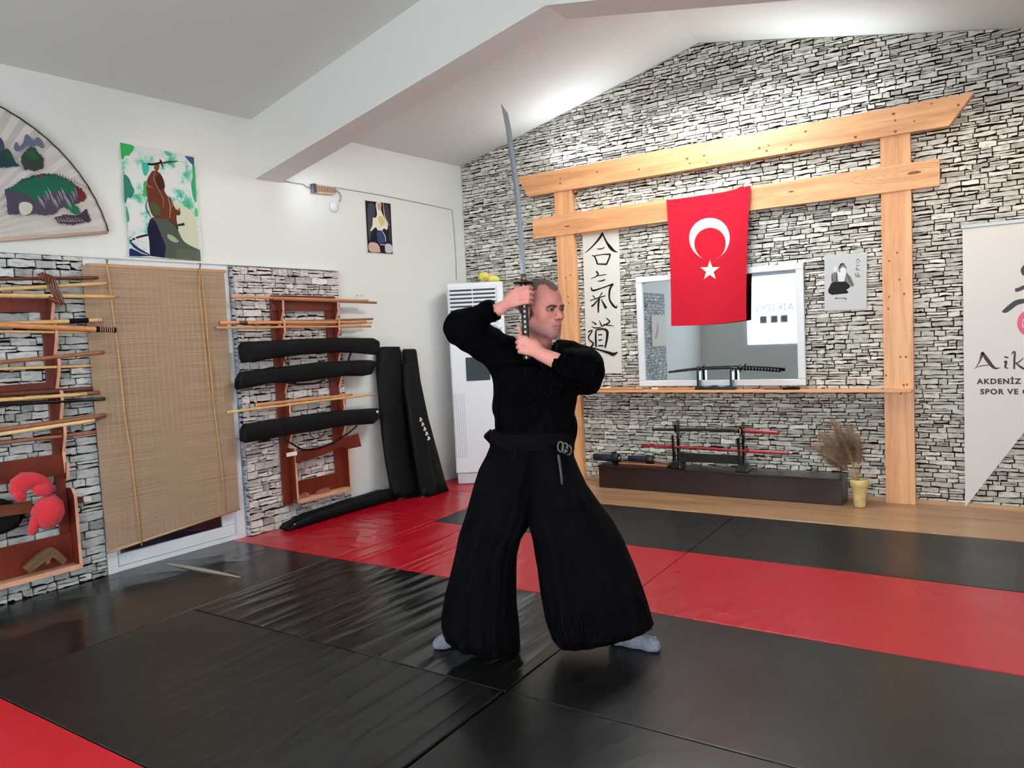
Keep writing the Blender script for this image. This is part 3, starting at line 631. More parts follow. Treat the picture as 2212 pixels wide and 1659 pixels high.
for i, (tx, ty, wd, dd) in enumerate(((1762, 965, 19, .25), (1775, 938, 19, .20), (1800, 912, 15, .25), (1812, 930, 15, .3), (1834, 925, 14, .22), (1852, 948, 13, .28), (1786, 985, 17, .33), (1822, 955, 16, .24))):
    e = FB(*pB(tx, ty, dd), dd); r2 = np.random.default_rng(i)
    stem = [top0*(1-u)+e*u+V3(0, 0, .03*math.sin(math.pi*u)) for u in np.linspace(0, 1, 10)]
    b = MB().tube(stem, .0022, M_st, 5); dirv = (e-top0)/np.linalg.norm(e-top0)
    for k in range(1300):
        u = .34+.66*r2.random(); p = top0*(1-u)+e*u+V3(0, 0, .03*math.sin(math.pi*u))
        sd = r2.normal(size=3); sd -= dirv*(sd@dirv); sd /= np.linalg.norm(sd); prf = math.sin(math.pi*min(1, (u-.28)/.72)**.8)*.0045*wd+.012
        q = p+sd*prf*r2.uniform(.5, 1.1)+dirv*.05+V3(0, 0, -.01); wv = np.cross(sd, dirv)*.0024
        b.add([p-wv, p+wv, q], [(0, 1, 2)], M_pl)
    b.build('plume', t2)

# ------------------------------------------------------------------ air conditioner in the corner
HN = V3(_s*-1, -_c, 0); HU = V3(_c, -_s, 0)             # towards camera, to the right
A0 = pG(987, 1047); A0[2] = .003
def FA(a, b, d=0): return A0+HU*a+HN*d+V3(0, 0, b)
def pA(px, py, d=0):
    r = ray(px, py); o = A0+HN*d; t = ((o-CAM)@HN)/(r@HN); P = CAM+t*r; return ((P-A0)@HU, P[2]-A0[2])
AW = .525; AH = pA(961, 613)[1]
t = thing('air_conditioner', 'tall white floor standing air conditioner in the back corner', 'air conditioner', FA(AW/2, 0, -.14))
bevel(MB().box(FA, 0, AW, .10, AH, -.27, 0, M_white).build('cabinet', t), .012)
bevel(MB().box(FA, .012, AW-.012, 0, .098, -.26, -.008, M_acgrey).build('plinth', t), .006)
g0, gt = pA(966, 622); g1, gb = pA(1077, 700)
b = MB().box(FA, g0, g1, gb, gt, .0005, .002, M_acgrey)
for k in range(9):
    zt = gt-.022-.0375*k
    for a, c in ((g0+.02, g0+.02+(g1-g0-.04)*.5-.006), (g0+.02+(g1-g0-.04)*.5+.006, g1-.02)): b.box(FA, a, c, zt-.017, zt-.001, .0022, .0035, M_dark)
b.box(FA, g0+.006, g0+.012, gb, gt, .002, .006, M_white)
grl = b.build('air_grille', t)
for k in range(9):
    pass
b = MB()
for k in range(10): b.box(FA, g0+.012, g1-.012, gt-.022-.0375*k+.0005, gt-.022-.0375*k+.0185, .002, .008, M_white)
b.build('louvre', grl)
a, z0_ = pA(1008, 823); a1_, z1_ = pA(1057, 770)
bevel(MB().box(FA, a, a1_, z0_, z1_, .0005, .005, mat('display_glass', (30, 42, 50), .5, spec=.3)).build('display_panel', t), .003)
b = MB()
for k in range(6):
    a, z1_ = pA(979+k*4.5, 850); b.box(FA, a, a+.004, .25, z1_, .0003, .0014, mat('groove_line', (176, 180, 186), .5))
b.build('groove', t)
b = MB()
for s_ in ([(1052, 725, 2), (1062, 710, 4), (1072, 722, 5), (1084, 706, 3)], [(1050, 716, 1), (1066, 703, 3), (1084, 716, 4)], [(1058, 731, 2), (1070, 728, 3), (1086, 722, 2)]):
    b.brush(FA, s_, .001, mat('pale_blue_print', (166, 186, 200), .5), pA)
b.build('printed_wave', t)
b = MB(); q = FA(*pA(1046, 609), -.12)
M_yel = mat('yellow_foam', (214, 208, 96), .8, bump=.4, bscale=60)
t = thing('yellow_cloth_roll', 'crumpled pale yellow cloth on top of the air conditioner', 'cloth', FA(.38, AH, -.1))
b.tube([FA(.315, AH+.03, -.06), FA(.335, AH+.062, -.07), FA(.37, AH+.068, -.08), FA(.395, AH+.04, -.075)], [.028, .036, .033, .026], M_yel, 14)
b.tube([FA(.385, AH+.03, -.07), FA(.42, AH+.038, -.08), FA(.46, AH+.034, -.09), FA(.495, AH+.022, -.1)], [.026, .030, .028, .018], M_yel, 14).build('cloth_fold', t)
MB().ell(FA(.365, AH+.022, -.055), (.022, .022, .018), mat('tan_patch', (190, 130, 84), .7)).build('cloth_patch', t)
o = MB().tube([FL(.20, .20, .12), FL(.20, .20, .5)], .001, M_blk); 
b = MB().box(FL, .06, .34, 0.002, .175, .02, .16, M_black); bevel(b.build('black_bag', None, None, label='black boxy bag on the floor in the back corner beside the air conditioner', category='bag'), .02)

# ------------------------------------------------------------------ things on the left wall
# painting of a swordsman
t = thing('canvas_painting', 'unframed painting of a swordsman in brown on green and white, above the bamboo blind', 'painting', FL(3.18, 2.0, .0))
M_cv, nt, bs = nmat('painted_canvas'); L = nt.links.new; N = nt.nodes.new
tc = N('ShaderNodeTexCoord'); n1 = N('ShaderNodeTexNoise'); n1.inputs['Scale'].default_value = 6.5; n1.inputs['Detail'].default_value = 7; n1.inputs['Roughness'].default_value = .62; L(tc.outputs['Object'], n1.inputs['Vector'])
r = N('ShaderNodeValToRGB'); e = r.color_ramp.elements; e[0].position = .36; e[0].color = (*lin((30, 130, 80)), 1); e[1].position = .53; e[1].color = (*lin((222, 222, 222)), 1)
x_ = e.new(.42); x_.color = (*lin((80, 176, 150)), 1); x_ = e.new(.47); x_.color = (*lin((190, 214, 208)), 1); L(n1.outputs['Fac'], r.inputs['Fac']); L(r.outputs[0], bs.inputs['Base Color']); bs.inputs['Roughness'].default_value = .6
MB().box(FL, 2.928, 3.432, 2.006, 2.728, .001, .018, M_cv).build('canvas', t)
z6 = lambda x, y: pL(240+x/5.719, 290+y/5.719, .0185)
b = MB(); lay = [0]
def soften(pts, k=2):
    for _ in range(k):
        out = []
        for i in range(len(pts)):
            p, q, o = pts[i], pts[(i+1) % len(pts)], pts[i-1]
            edge = p[1] > 1480 or p[0] > 1085 or p[0] < 128 or p[1] < 110 or p[0] > 985 and p[1] < 420
            if edge: out.append(p)
            else: out += [(p[0]*.78+o[0]*.22, p[1]*.78+o[1]*.22), (p[0]*.78+q[0]*.22, p[1]*.78+q[1]*.22)]
        pts = out
    return pts
def PL(pts, rgb, conv=z6, m=None, base=.0186, sharp=False):
    pts = pts if sharp or len(pts) > 40 or len(pts) < 4 else soften(pts)
    lay[0] += 1; b.add([FL(*conv(x, y), base+.00006*lay[0]) for x, y in pts], [list(range(len(pts)))], m or flat(rgb))
def BL(pts, rgb, conv=z6, base=.0187):
    lay[0] += 1; b.brush(FL, pts, base+.00006*lay[0], flat(rgb), conv)
PL([(112, 102), (290, 140), (280, 200), (235, 240), (225, 270), (170, 260), (140, 330), (122, 260)], (44, 150, 76)); PL([(900, 262), (1022, 285), (1028, 400), (985, 360), (930, 300)], (40, 84, 120))
PL([(150, 480), (220, 530), (260, 640), (295, 690), (245, 800), (205, 770), (180, 860), (165, 830), (155, 600)], (40, 110, 96)); PL([(375, 350), (450, 345), (480, 420), (430, 530), (390, 480)], (46, 160, 140))
PL([(1000, 380), (1035, 400), (1060, 860), (1020, 820), (980, 600), (1010, 540)], (48, 150, 90)); PL([(1030, 905), (1068, 920), (1076, 1030), (1030, 1010)], (60, 180, 100)); PL([(180, 880), (200, 900), (235, 1070), (195, 1100)], (60, 140, 110))
PL([(640, 200), (740, 225), (770, 260), (700, 280)], (60, 170, 140)); PL([(395, 600), (435, 560), (440, 760), (400, 740)], (56, 150, 70))
PL([(760, 800), (830, 860), (1000, 940), (1060, 1080), (1090, 1420), (900, 1340), (820, 1180), (790, 1000)], (206, 206, 180))
PL([(485, 1020), (600, 1030), (700, 1040), (790, 1030), (830, 1200), (900, 1340), (1098, 1430), (1108, 1565), (800, 1540), (480, 1505), (470, 1290), (440, 1190)], (70, 76, 66))   # rocks and hakama
PL([(490, 1020), (560, 1090), (620, 1260), (680, 1380), (660, 1528), (480, 1505), (470, 1290), (440, 1180)], (14, 16, 46)); PL([(690, 1230), (760, 1250), (850, 1330), (780, 1340), (700, 1290)], (150, 164, 140)); PL([(800, 1400), (1100, 1440), (1108, 1560), (805, 1540)], (84, 92, 76))
PL([(222, 1395), (330, 1450), (470, 1490), (480, 1508), (226, 1504)], (20, 26, 80)); BL([(235, 1330, 20), (330, 1420, 40), (470, 1490, 20)], (34, 50, 90)); BL([(230, 1320, 24), (340, 1270, 26), (470, 1240, 26)], (20, 24, 50))
PL([(430, 600), (470, 500), (520, 440), (600, 470), (650, 560), (668, 650), (650, 690), (690, 760), (740, 790), (780, 900), (830, 960), (800, 1020), (830, 1170), (780, 1130), (700, 1045), (600, 1050), (500, 1010), (450, 820)], (92, 42, 28))
PL([(470, 830), (560, 840), (620, 940), (600, 1000), (520, 1010)], (66, 74, 40)); PL([(540, 560), (600, 480), (645, 560), (660, 650), (610, 700), (560, 640)], (60, 24, 18)); PL([(540, 440), (520, 410), (560, 370), (600, 370), (590, 440), (560, 470)], (110, 58, 38))
for s_ in ([(545, 470, 8), (530, 560, 8), (640, 800, 6), (640, 900, 4)], [(430, 590, 5), (460, 640, 10), (520, 660, 4)], [(700, 770, 6), (730, 900, 14), (720, 1040, 6)], [(740, 800, 4), (760, 900, 8)]): BL(s_, (170, 120, 100))
BL([(450, 365, 26), (520, 372, 30), (610, 350, 26)], (22, 22, 24)); BL([(600, 310, 10), (620, 350, 26), (635, 405, 8)], (30, 24, 28)); BL([(640, 355, 26), (730, 340, 22), (825, 334, 10)], (30, 60, 64)); BL([(830, 338, 4), (925, 346, 3)], (120, 150, 150))
BL([(450, 810, 6), (430, 900, 12), (490, 1030, 8)], (28, 34, 44)); BL([(790, 940, 50), (835, 985, 40), (840, 910, 10)], (84, 38, 28)); BL([(820, 1170, 30), (815, 1130, 24), (905, 1110, 34)], (30, 26, 24))
for s_ in ([(215, 1200, 10), (330, 1310, 14), (460, 1360, 6)], [(240, 1380, 6), (360, 1460, 12), (450, 1490, 6)], [(220, 1280, 6), (420, 1420, 10)]): BL(s_, (206, 212, 220))
b.build('painted_scene', t)

# small portrait-format poster
t = thing('person_poster', 'small narrow poster of a standing person in white on black, left wall', 'poster', FL(1.185, 2.165, 0))
c4 = [pL(788, 431.5, .01), pL(845, 438.5, .01), pL(850, 550, .01), pL(793.5, 547, .01)]
MB().prism(FL, c4, .002, .006, M_paper).build('sheet', t)
z9 = lambda x, y: pL(760+x/9.76, 400+y/9.76, .0065); b = MB(); lay = [0]; nb = .0064
PL([(280, 322), (815, 390), (862, 1450), (338, 1418)], (24, 24, 40), z9, base=nb, sharp=True); PL([(315, 370), (480, 385), (500, 640), (420, 900), (390, 1190), (350, 1130)], (62, 66, 78), z9, base=nb); PL([(670, 400), (790, 420), (830, 1190), (770, 1190), (790, 1000), (720, 700)], (70, 58, 62), z9, base=nb)
PL([(490, 350), (630, 365), (610, 520), (650, 620), (770, 830), (740, 960), (680, 900), (640, 960), (540, 955), (510, 870), (400, 980), (385, 950), (440, 850), (440, 670), (490, 700), (540, 630)], (236, 226, 206), z9, base=nb)
PL([(520, 380), (620, 380), (605, 530), (560, 540)], (206, 160, 128), z9, base=nb); PL([(540, 650), (640, 650), (690, 780), (650, 860), (600, 850)], (214, 190, 120), z9, base=nb); PL([(510, 960), (620, 970), (690, 980), (700, 1240), (560, 1250)], (50, 66, 100), z9, base=nb)
PL([(350, 1200), (530, 1210), (600, 1330), (620, 1420), (345, 1410)], (200, 170, 156), z9, base=nb); PL([(700, 1220), (850, 1250), (862, 1440), (690, 1420)], (196, 196, 206), z9, base=nb); PL([(580, 1290), (700, 1300), (700, 1420), (600, 1400)], (40, 18, 26), z9, base=nb)
BL([(575, 1260, 12), (690, 1262, 12)], (230, 220, 220), z9); BL([(640, 380, 8), (670, 650, 14), (760, 850, 10)], (240, 220, 196), z9); BL([(610, 960, 10), (680, 1080, 14), (690, 1200, 10)], (226, 226, 230), z9)
b.build('printed_figure', t)

# big folding fan, partly cut by the frame
t = thing('wall_fan', 'huge open paper fan with a painted green mountain landscape, left wall', 'fan', FL(4.3, 2.2, .0))
P3 = [np.array(pL(x, y, .03)) for x, y in ((0, 232), (140, 340), (232, 500))]
(ax_, ay_), (bx_, by_), (cx_, cy_) = P3
D_ = 2*(ax_*(by_-cy_)+bx_*(cy_-ay_)+cx_*(ay_-by_))
ux = ((ax_**2+ay_**2)*(by_-cy_)+(bx_**2+by_**2)*(cy_-ay_)+(cx_**2+cy_**2)*(ay_-by_))/D_
uy = ((ax_**2+ay_**2)*(cx_-bx_)+(bx_**2+by_**2)*(ax_-cx_)+(cx_**2+cy_**2)*(bx_-ax_))/D_
FR = math.hypot(ax_-ux, ay_-uy); fb = np.array(pL(0, 517, .03)); th0 = math.atan2(cy_-uy, cx_-ux); th1 = th0
# sector between the lower right stick and its mirror on the far left
piv = (ux+.0, uy-.02)
angs = np.linspace(math.pi-.10, .10, 57)
def fan_edge(q):
    a, z = ux-FR*math.cos(q), uy+FR*math.sin(q)
    return a, z
tt = th0 if th0 > 0 else th0+2*math.pi
thA, thB = math.pi-math.atan2(cy_-uy, -(cx_-ux)) if 0 else math.atan2(cy_-uy, cx_-ux), None
S_ = math.atan2(cy_-uy, cx_-ux); E_ = math.pi-S_          # symmetric about the vertical
angs = np.linspace(S_, E_, 61); b = MB(); vs = []; pz = min(cy_-.14, fb[1]-.02)
pc = (ux, pz)
M_fan = mat('fan_paper', (205, 196, 190), .8, var=.08, vscale=5)
for k, q in enumerate(angs):
    e = np.array([ux+FR*math.cos(q), uy+FR*math.sin(q)]); dd = .03+(.012 if k % 2 else 0)
    for f in (.16, .45, .72, 1): p = np.array(pc)*(1-f)+e*f; vs.append(FL(p[0], p[1], .012+(dd-.012)*f))
n4 = 4; b.add(vs, [(k*4+j, k*4+j+1, (k+1)*4+j+1, (k+1)*4+j) for k in range(60) for j in range(3)], M_fan, False)
b.build('paper_leaf', t)
b = MB(); b.tube([FL(ux+FR*math.cos(q), uy+FR*math.sin(q), .04+.004*(i % 2)) for i, q in enumerate(angs)], .0045, mat('fan_edging', (40, 22, 40), .6), 8); b.build('edge_binding', t)
for q in (S_, E_):
    b = MB(); b.tube([FL(pc[0], pc[1], .02), FL(ux+FR*math.cos(q), uy+FR*math.sin(q)-.004, .03)], .010, mat('fan_rib', (188, 158, 140), .6), 8, flatv=(1, .5)); b.build('guard_stick', t)
zf = lambda x, y: pL(x/5.35, 220+y/5.35, .046); b = MB(); lay = [0]; fbz = .0455
def tree_mass(pts, rgb, k=0):
    r2 = random.Random(k); out = []
    for i in range(len(pts)):
        p, q = pts[i], pts[(i+1) % len(pts)]; n = max(2, int(math.hypot(p[0]-q[0], p[1]-q[1])/16))
        for j in range(n): u = j/n; out.append((p[0]*(1-u)+q[0]*u+r2.uniform(-7, 7), p[1]*(1-u)+q[1]*u+r2.uniform(-9, 9)))
    PL(out, rgb, zf, base=fbz)
PL([(-60, 560), (-30, 450), (10, 410), (45, 480), (60, 560), (40, 640), (-60, 660)], (56, 58, 78), zf, base=fbz)
PL([(165, 560), (160, 500), (190, 455), (215, 490), (225, 520), (250, 495), (270, 470), (285, 390), (310, 365), (345, 400), (365, 440), (400, 440), (420, 410), (450, 405), (490, 450), (520, 520), (490, 545), (430, 500), (380, 520), (320, 500), (280, 540), (210, 580)], (88, 92, 112), zf, base=fbz)
tree_mass([(-60, 620), (20, 560), (90, 540), (140, 600), (165, 680), (225, 740), (60, 760), (-60, 760)], (30, 52, 58), 1); tree_mass([(60, 580), (120, 575), (150, 650), (100, 690), (50, 650)], (22, 62, 40), 2)
tree_mass([(240, 640), (300, 560), (340, 520), (400, 530), (460, 600), (505, 660), (500, 760), (420, 798), (290, 785), (245, 700)], (46, 52, 50), 3); tree_mass([(310, 590), (380, 560), (450, 620), (440, 680), (340, 670)], (20, 74, 42), 4)
tree_mass([(50, 1010), (150, 980), (260, 890), (400, 850), (520, 830), (640, 830), (760, 880), (880, 960), (980, 1060), (1000, 1120), (930, 1160), (860, 1180), (740, 1200), (680, 1240), (620, 1300), (520, 1310), (400, 1300), (340, 1310), (240, 1300), (90, 1300), (70, 1120)], (66, 60, 76), 5)
tree_mass([(60, 1010), (150, 985), (260, 900), (400, 858), (520, 845), (640, 850), (760, 900), (870, 990), (900, 1060), (840, 1080), (700, 1030), (600, 1050), (480, 1090), (400, 1170), (330, 1080), (200, 1040)], (20, 82, 62), 6)
tree_mass([(740, 1200), (860, 1180), (920, 1250), (940, 1300), (860, 1300), (780, 1240)], (28, 92, 66), 7); tree_mass([(620, 1340), (760, 1300), (900, 1310), (1000, 1230), (1060, 1380), (960, 1400), (820, 1425), (700, 1410)], (60, 44, 58), 8)
tree_mass([(880, 990), (940, 1000), (1000, 1100), (960, 1160), (900, 1120)], (96, 24, 28), 9); PL([(450, 840), (480, 825), (510, 850), (490, 885), (460, 880)], (150, 40, 50), zf, base=fbz)
PL([(215, 1230), (225, 1170), (270, 1155), (330, 1160), (375, 1190), (378, 1240), (350, 1290), (290, 1315), (240, 1300)], (206, 198, 186), zf, base=fbz)
for i in range(26):
    x = 430+i*17; y = 1060+60*math.sin(i*.7)+20*math.cos(i*2.1); BL([(x, y, 3), (x+26, y+55, 6), (x+40, y+110, 2)], (186, 176, 178), zf, base=fbz+.0002)
for i in range(9): x = 660+i*34; BL([(x, 1330+8*(i % 3), 3), (x+20, 1375, 7), (x+46, 1388, 2)], (196, 190, 194), zf, base=fbz+.0002)
for i in range(30): x = 60+i*33; y = 1020-175*math.sin(min(1, i/15)*1.57)+max(0, i-19)*16; BL([(x, y-24, 2), (x+4, y, 7), (x+2, y+16, 3)], (26, 20, 44), zf, base=fbz+.0002)
b.build('painted_landscape', t)

# power supply box, cables, white disc
t = thing('power_supply_box', 'small beige slatted power supply box on the left wall below the ceiling beam', 'electrical box', FL(1.8, 2.62, .0))
c4 = [pL(673, 397, .02), pL(718, 404, .02), pL(720, 421, .02), pL(675, 417, .02)]
b = MB().prism(FL, c4, .002, .04, mat('beige_metal', (206, 178, 154), .45)); bevel(b.build('case', t), .002)
b = MB()
for k in range(12):
    u = .2+.075*k; p = np.array(c4[0])*(1-u)+np.array(c4[1])*u; q = np.array(c4[3])*(1-u)+np.array(c4[2])*u; p, q = p*.85+q*.15, p*.15+q*.85
    b.prism(FL, [(p[0]-.004, p[1]), (p[0]+.004, p[1]), (q[0]+.004, q[1]), (q[0]-.004, q[1])], .0401, .042, mat('slot_brown', (120, 76, 56), .6))
b.build('vent_slot', t)
c5 = [np.array(c4[0]), np.array(c4[0])*.86+np.array(c4[1])*.14, np.array(c4[3])*.86+np.array(c4[2])*.14, np.array(c4[3])]
MB().prism(FL, [tuple(p) for p in c5], .001, .043, mat('dark_end_cap', (40, 44, 80), .4)).build('end_cap', t)
def cable(name, label, pts, d, R, m, F=FL, conv=pL):
    P = [F(*conv(x, y, d), d) for x, y in pts]; return MB().tube(P, R, m, 6).build(name, None, None, label=label, category='cable')
M_cab = mat('grey_cable', (150, 148, 144), .5)
cable('cable', 'thin grey cable from the beam corner into the power supply box', [(611, 391), (640, 396), (655, 398), (662, 404), (673, 407)], .006, .0045, M_cab)
cable('wall_cable', 'long thin cable running from the power supply box down to the air conditioner', [(718, 404), (760, 411), (825, 422), (870, 431), (920, 441), (960, 450), (975, 453), (977, 458), (979, 480), (981, 500), (983, 530), (985, 560), (986, 604)], .005, .0032, M_cab)
cable('disc_cable', 'short curved cable between the power supply box and the white disc', [(719, 412), (727, 411), (734, 417), (737, 426), (733, 436)], .010, .005, M_cab)
c = pL(724, 446, .02); t = FL(*c, .002)
MB().tube([FL(*c, .002), FL(*c, .012), FL(*c, .020)], [.046, .046, .038], M_white, 30).build('wireless_disc', None, t, label='small round white disc device hanging below the power supply box', category='device')

# bamboo roller blind in front of the door
def blind_material():
    m, nt, bs = nmat('bamboo_weave'); L = nt.links.new; N = nt.nodes.new
    tc = N('ShaderNodeTexCoord'); mp = N('ShaderNodeMapping'); mp.inputs['Scale'].default_value = (1.2, 1.2, 190); L(tc.outputs['Object'], mp.inputs[0])
    n = N('ShaderNodeTexNoise'); n.inputs['Scale'].default_value = 1.4; n.inputs['Detail'].default_value = 4; L(mp.outputs[0], n.inputs['Vector'])
    r = N('ShaderNodeValToRGB'); e = r.color_ramp.elements; e[0].position = .35; e[0].color = (*lin((148, 120, 98)), 1); e[1].position = .62; e[1].color = (*lin((182, 152, 126)), 1)
    L(n.outputs['Fac'], r.inputs['Fac']); L(r.outputs[0], bs.inputs['Base Color']); bs.inputs['Roughness'].default_value = .7
    tr = N('ShaderNodeBsdfTransparent'); mx = N('ShaderNodeMixShader'); mx.inputs[0].default_value = .16
    L(bs.outputs[0], mx.inputs[1]); L(tr.outputs[0], mx.inputs[2]); L(mx.outputs[0], nt.nodes['Material Output'].inputs[0])
    bp = N('ShaderNodeBump'); bp.inputs['Strength'].default_value = .4; bp.inputs['Distance'].default_value = .004; L(n.outputs['Fac'], bp.inputs['Height']); L(bp.outputs[0], bs.inputs['Normal'])
    return m
t = thing('bamboo_blind', 'brown woven bamboo roller blind lowered over the white door', 'blind', FL(3.25, .15, .05))
M_bl = blind_material(); q = [(3.735, .165), (3.735, 1.925), (2.775, 1.925), (2.775, .20)]; q = [pL(233, 1194, .055), pL(176, 574, .055), pL(484, 587, .055), pL(518, 1099, .055)]
MB().prism(FL, q, .052, .0545, M_bl).build('woven_panel', t)
b = MB()
for k in range(22):
    u = .07+k*.0407; p, r_ = np.array(q[1])*(1-u)+np.array(q[2])*u, np.array(q[0])*(1-u)+np.array(q[3])*u
    b.tube([FL(*p, .0548), FL(*r_, .0548)], .0010, mat('thread_yellow', (206, 168, 120), .7), 4)
b.build('weave_thread', t)
bevel(MB().box(FL, 2.775, 3.72, 1.925, 1.945, .014, .058, mat('blind_wood', (172, 132, 100), .6)).build('head_rail', t), .003)
b = MB(); b.tube([FL(*q[0], .055), FL(*q[3], .055)], .009, mat('blind_wood', (172, 132, 100)), 8); b.build('bottom_bar', t)
M_cord = mat('golden_cord', (200, 148, 88), .5, var=.3, vscale=200)
MB().tube([FL(*pL(x, y, .066), .066) for x, y in ((229, 570), (233, 585), (240, 640), (258, 780), (270, 900), (280, 960), (295, 1090), (306, 1178))], .0045, M_cord, 8).build('left_cord', t)

MB().tube([FL(*pL(x, y, .066), .066) for x, y in ((430, 578), (436, 600), (446, 680), (450, 740), (459, 850), (468, 920), (478, 1000), (489, 1112))], .0032, M_cord, 8).build('right_cord', t)
MB().tube([FL(*pL(x, y, .070), .070) for x, y in ((431, 582), (430, 620), (438, 700), (447, 790), (453, 846), (457, 856), (461, 848), (455, 790), (445, 700), (439, 620), (434, 590))], .0028, M_cord, 8).build('pull_loop', t)
for x, y in ((230, 568), (431, 576)):
    MB().tube([FL(*pL(x, y+6, .062), .062), FL(*pL(x, y-6, .05), .062), FL(*pL(x+2, y-7, .05), .03)], .004, mat('hook_metal', (90, 84, 80), .4, metal=.8), 6).build('cord_hook', t)

# ------------------------------------------------------------------ wooden racks on the left wall
def prism2(b, F, pts, d0, d1, mf, me_):
    n = len(pts); vs = [F(a, z, d0) for a, z in pts]+[F(a, z, d1) for a, z in pts]
    b.add(vs, [list(range(n))[::-1], list(range(n, 2*n))], mf); b.add(vs, [(i, (i+1) % n, (i+1) % n+n, i+n) for i in range(n)], me_)
def bracket(t, s0, s1, zr, dw, reach=.105, h=.16):
    pts = [(dw, zr-h), (dw+.012, zr-h), (dw+.035, zr-h*.72), (dw+.062, zr-h*.34), (reach+.0, zr-.03), (reach+.004, zr+.012), (reach-.006, zr+.034), (reach-.018, zr+.014), (reach-.028, zr-.012), (dw+.03, zr-.02), (dw, zr-.018)]
    b = MB(); prism2(b, lambda x, y, d: FL(d, y, x), pts, s0, s1, M_red, M_edge); b.build('bracket', t)
tB = thing('sword_wall_rack', 'reddish wooden wall rack with five tiers on the stone panel right of the bamboo blind', 'rack', FL(2.1, .15, .05), 'wooden wall racks')
dB = .055
def zL(px, py, d): return pL(px, py, d)[1]
sBl = (pL(602, 661, .06)[0], pL(583, 661, .06)[0]); sBr = (pL(721, 674, .06)[0], pL(702, 674, .06)[0])
zB_top = zL(590, 640, .06)
for s0, s1, nm in ((sBl[0], sBl[1], 'l'), (sBr[0], sBr[1], 'r')):
    bevel(MB().box(FL, s0, s1, .17, zB_top, dB, dB+.016, M_red).build('upright_board', tB), .002)
bevel(MB().box(FL, sBr[0], sBl[1], zL(590, 672, .06)-.0, zL(590, 638, .06), dB+.0165, dB+.028, M_red).build('crossboard', tB), .002)
tips = [646, 692, 741, 797, 874, 918]
rz_ = [zL(606, y, .13)-.028 for y in tips]; 
for z in rz_:
    for s0 in (sBl[0]+.004, sBr[0]+.004): bracket(tB, s0, s0+.018, z, dB+.016, .13)
# box at the foot
zb0, zb1 = .172, .60
for s0, s1 in ((sBl[0]-.02, sBl[0]-.002), (sBr[0]-.02, sBr[0]-.002)):
    b = MB(); prism2(b, lambda x, y, d: FL(d, y, x), [(dB, zb0), (.125, zb0), (.125, zb1), (dB, zb1)], s0, s1, M_red, M_edge); b.build('box_side', tB)
MB().box(FL, sBr[0]-.01, sBl[0]-.002, zb0, zb0+.03, dB, .125, M_edge).build('box_ledge', tB)
MB().box(FL, sBr[0]-.01, sBl[0]-.002, zb0+.03, zb0+.16, dB, dB+.012, M_red).build('box_back', tB)
M_tag = mat('white_tag', (236, 232, 222), .6)
# loose plank and small pieces
bevel(MB().prism(FL, [pL(x, y, .135) for x, y in ((640, 975), (700, 962), (740, 946), (773, 936), (780, 964), (752, 970), (740, 965), (700, 982), (640, 1000))], .128, .14, M_red).build('wooden_paddle', None, None, label='flat red brown board projecting right above the open box of the wall rack', category='board'), .002)
bevel(MB().box(FL, 2.33, 2.425, .548, .578, .126, .14, M_tag).build('white_tag', None, None, label='small white tag at the lower left of the right wall rack', category='tag'), .002)
o = MB().box(FL, 1.98, 2.06, 1.0, 1.018, .06, .075, M_tag)
for k, (x, w) in enumerate(((652, 'left'), (698, 'right'))):
    a, z = pL(x, 1075, .10); MB().prism(FL, [(a-.06, zb0+.031), (a+.06, zb0+.031), (a+.055, zb0+.055), (a-.05, zb0+.066)], .08, .12, M_bok2).build('wood_block', None, None, label=f'{w} one of two small wooden blocks on the ledge of the rack box', category='block', group='blocks in the rack box')
def rod(label, A, Bq, d, R, m, cat='staff', group='wooden training weapons on the wall racks', name='wooden_staff', **k):
    d0, d1 = d if hasattr(d, '__len__') else (d, d)
    return stick(name, label, FL(*pL(*A, d0), d0), FL(*pL(*Bq, d1), d1), R, m, cat, group, **k)
rod('light brown staff, top tier of the right rack, behind the longest one', (499, 641), (795, 650), .105, .010, M_bok4)
rod('reddish brown staff on the top tier of the right rack, longest to the right', (590, 646), (813, 654), .125, .0095, M_bok2)
rod('pale wooden staff with red band, second tier of the right rack, thickest of the bundle', (474, 697), (790, 696), .112, .0125, M_bok4, tips=[(.11, .16, 1.04, M_bok3, 'red_band')])
rod('thin staff lowest in the second tier bundle of the right rack, starting farthest left', (467, 708), (801, 705), .125, .0085, M_bok4)
rod('orange staff uppermost at the right end of the second tier bundle', (560, 697), (805, 689), .088, .009, M_bok2)
rod('thin pale stick in the middle of the second tier bundle of the right rack', (600, 703), (803, 697), .092, .008, M_bok1)
rod('long thin pale staff sloping across the fifth tier of the right rack', (489, 891), (812, 851), .125, .0092, M_bok1)
rod('thicker orange brown staff behind the thin pale one, fifth tier of the right rack', (551, 875), (760, 853), .105, .0125, M_bok4)
for (x, y) in ((773, 637), (783, 637)):
    MB().tube([FL(*pL(x, y+3, .01), .002), FL(*pL(x, y-1, .03), .02), FL(*pL(x+4, y-2, .03), .022), FL(*pL(x+4, y+3, .03), .02)], .0022, M_white, 6).build('wall_hook', None, None, label='tiny white hook on the wall above the top staffs of the right rack', category='hook', group='white wall hooks')

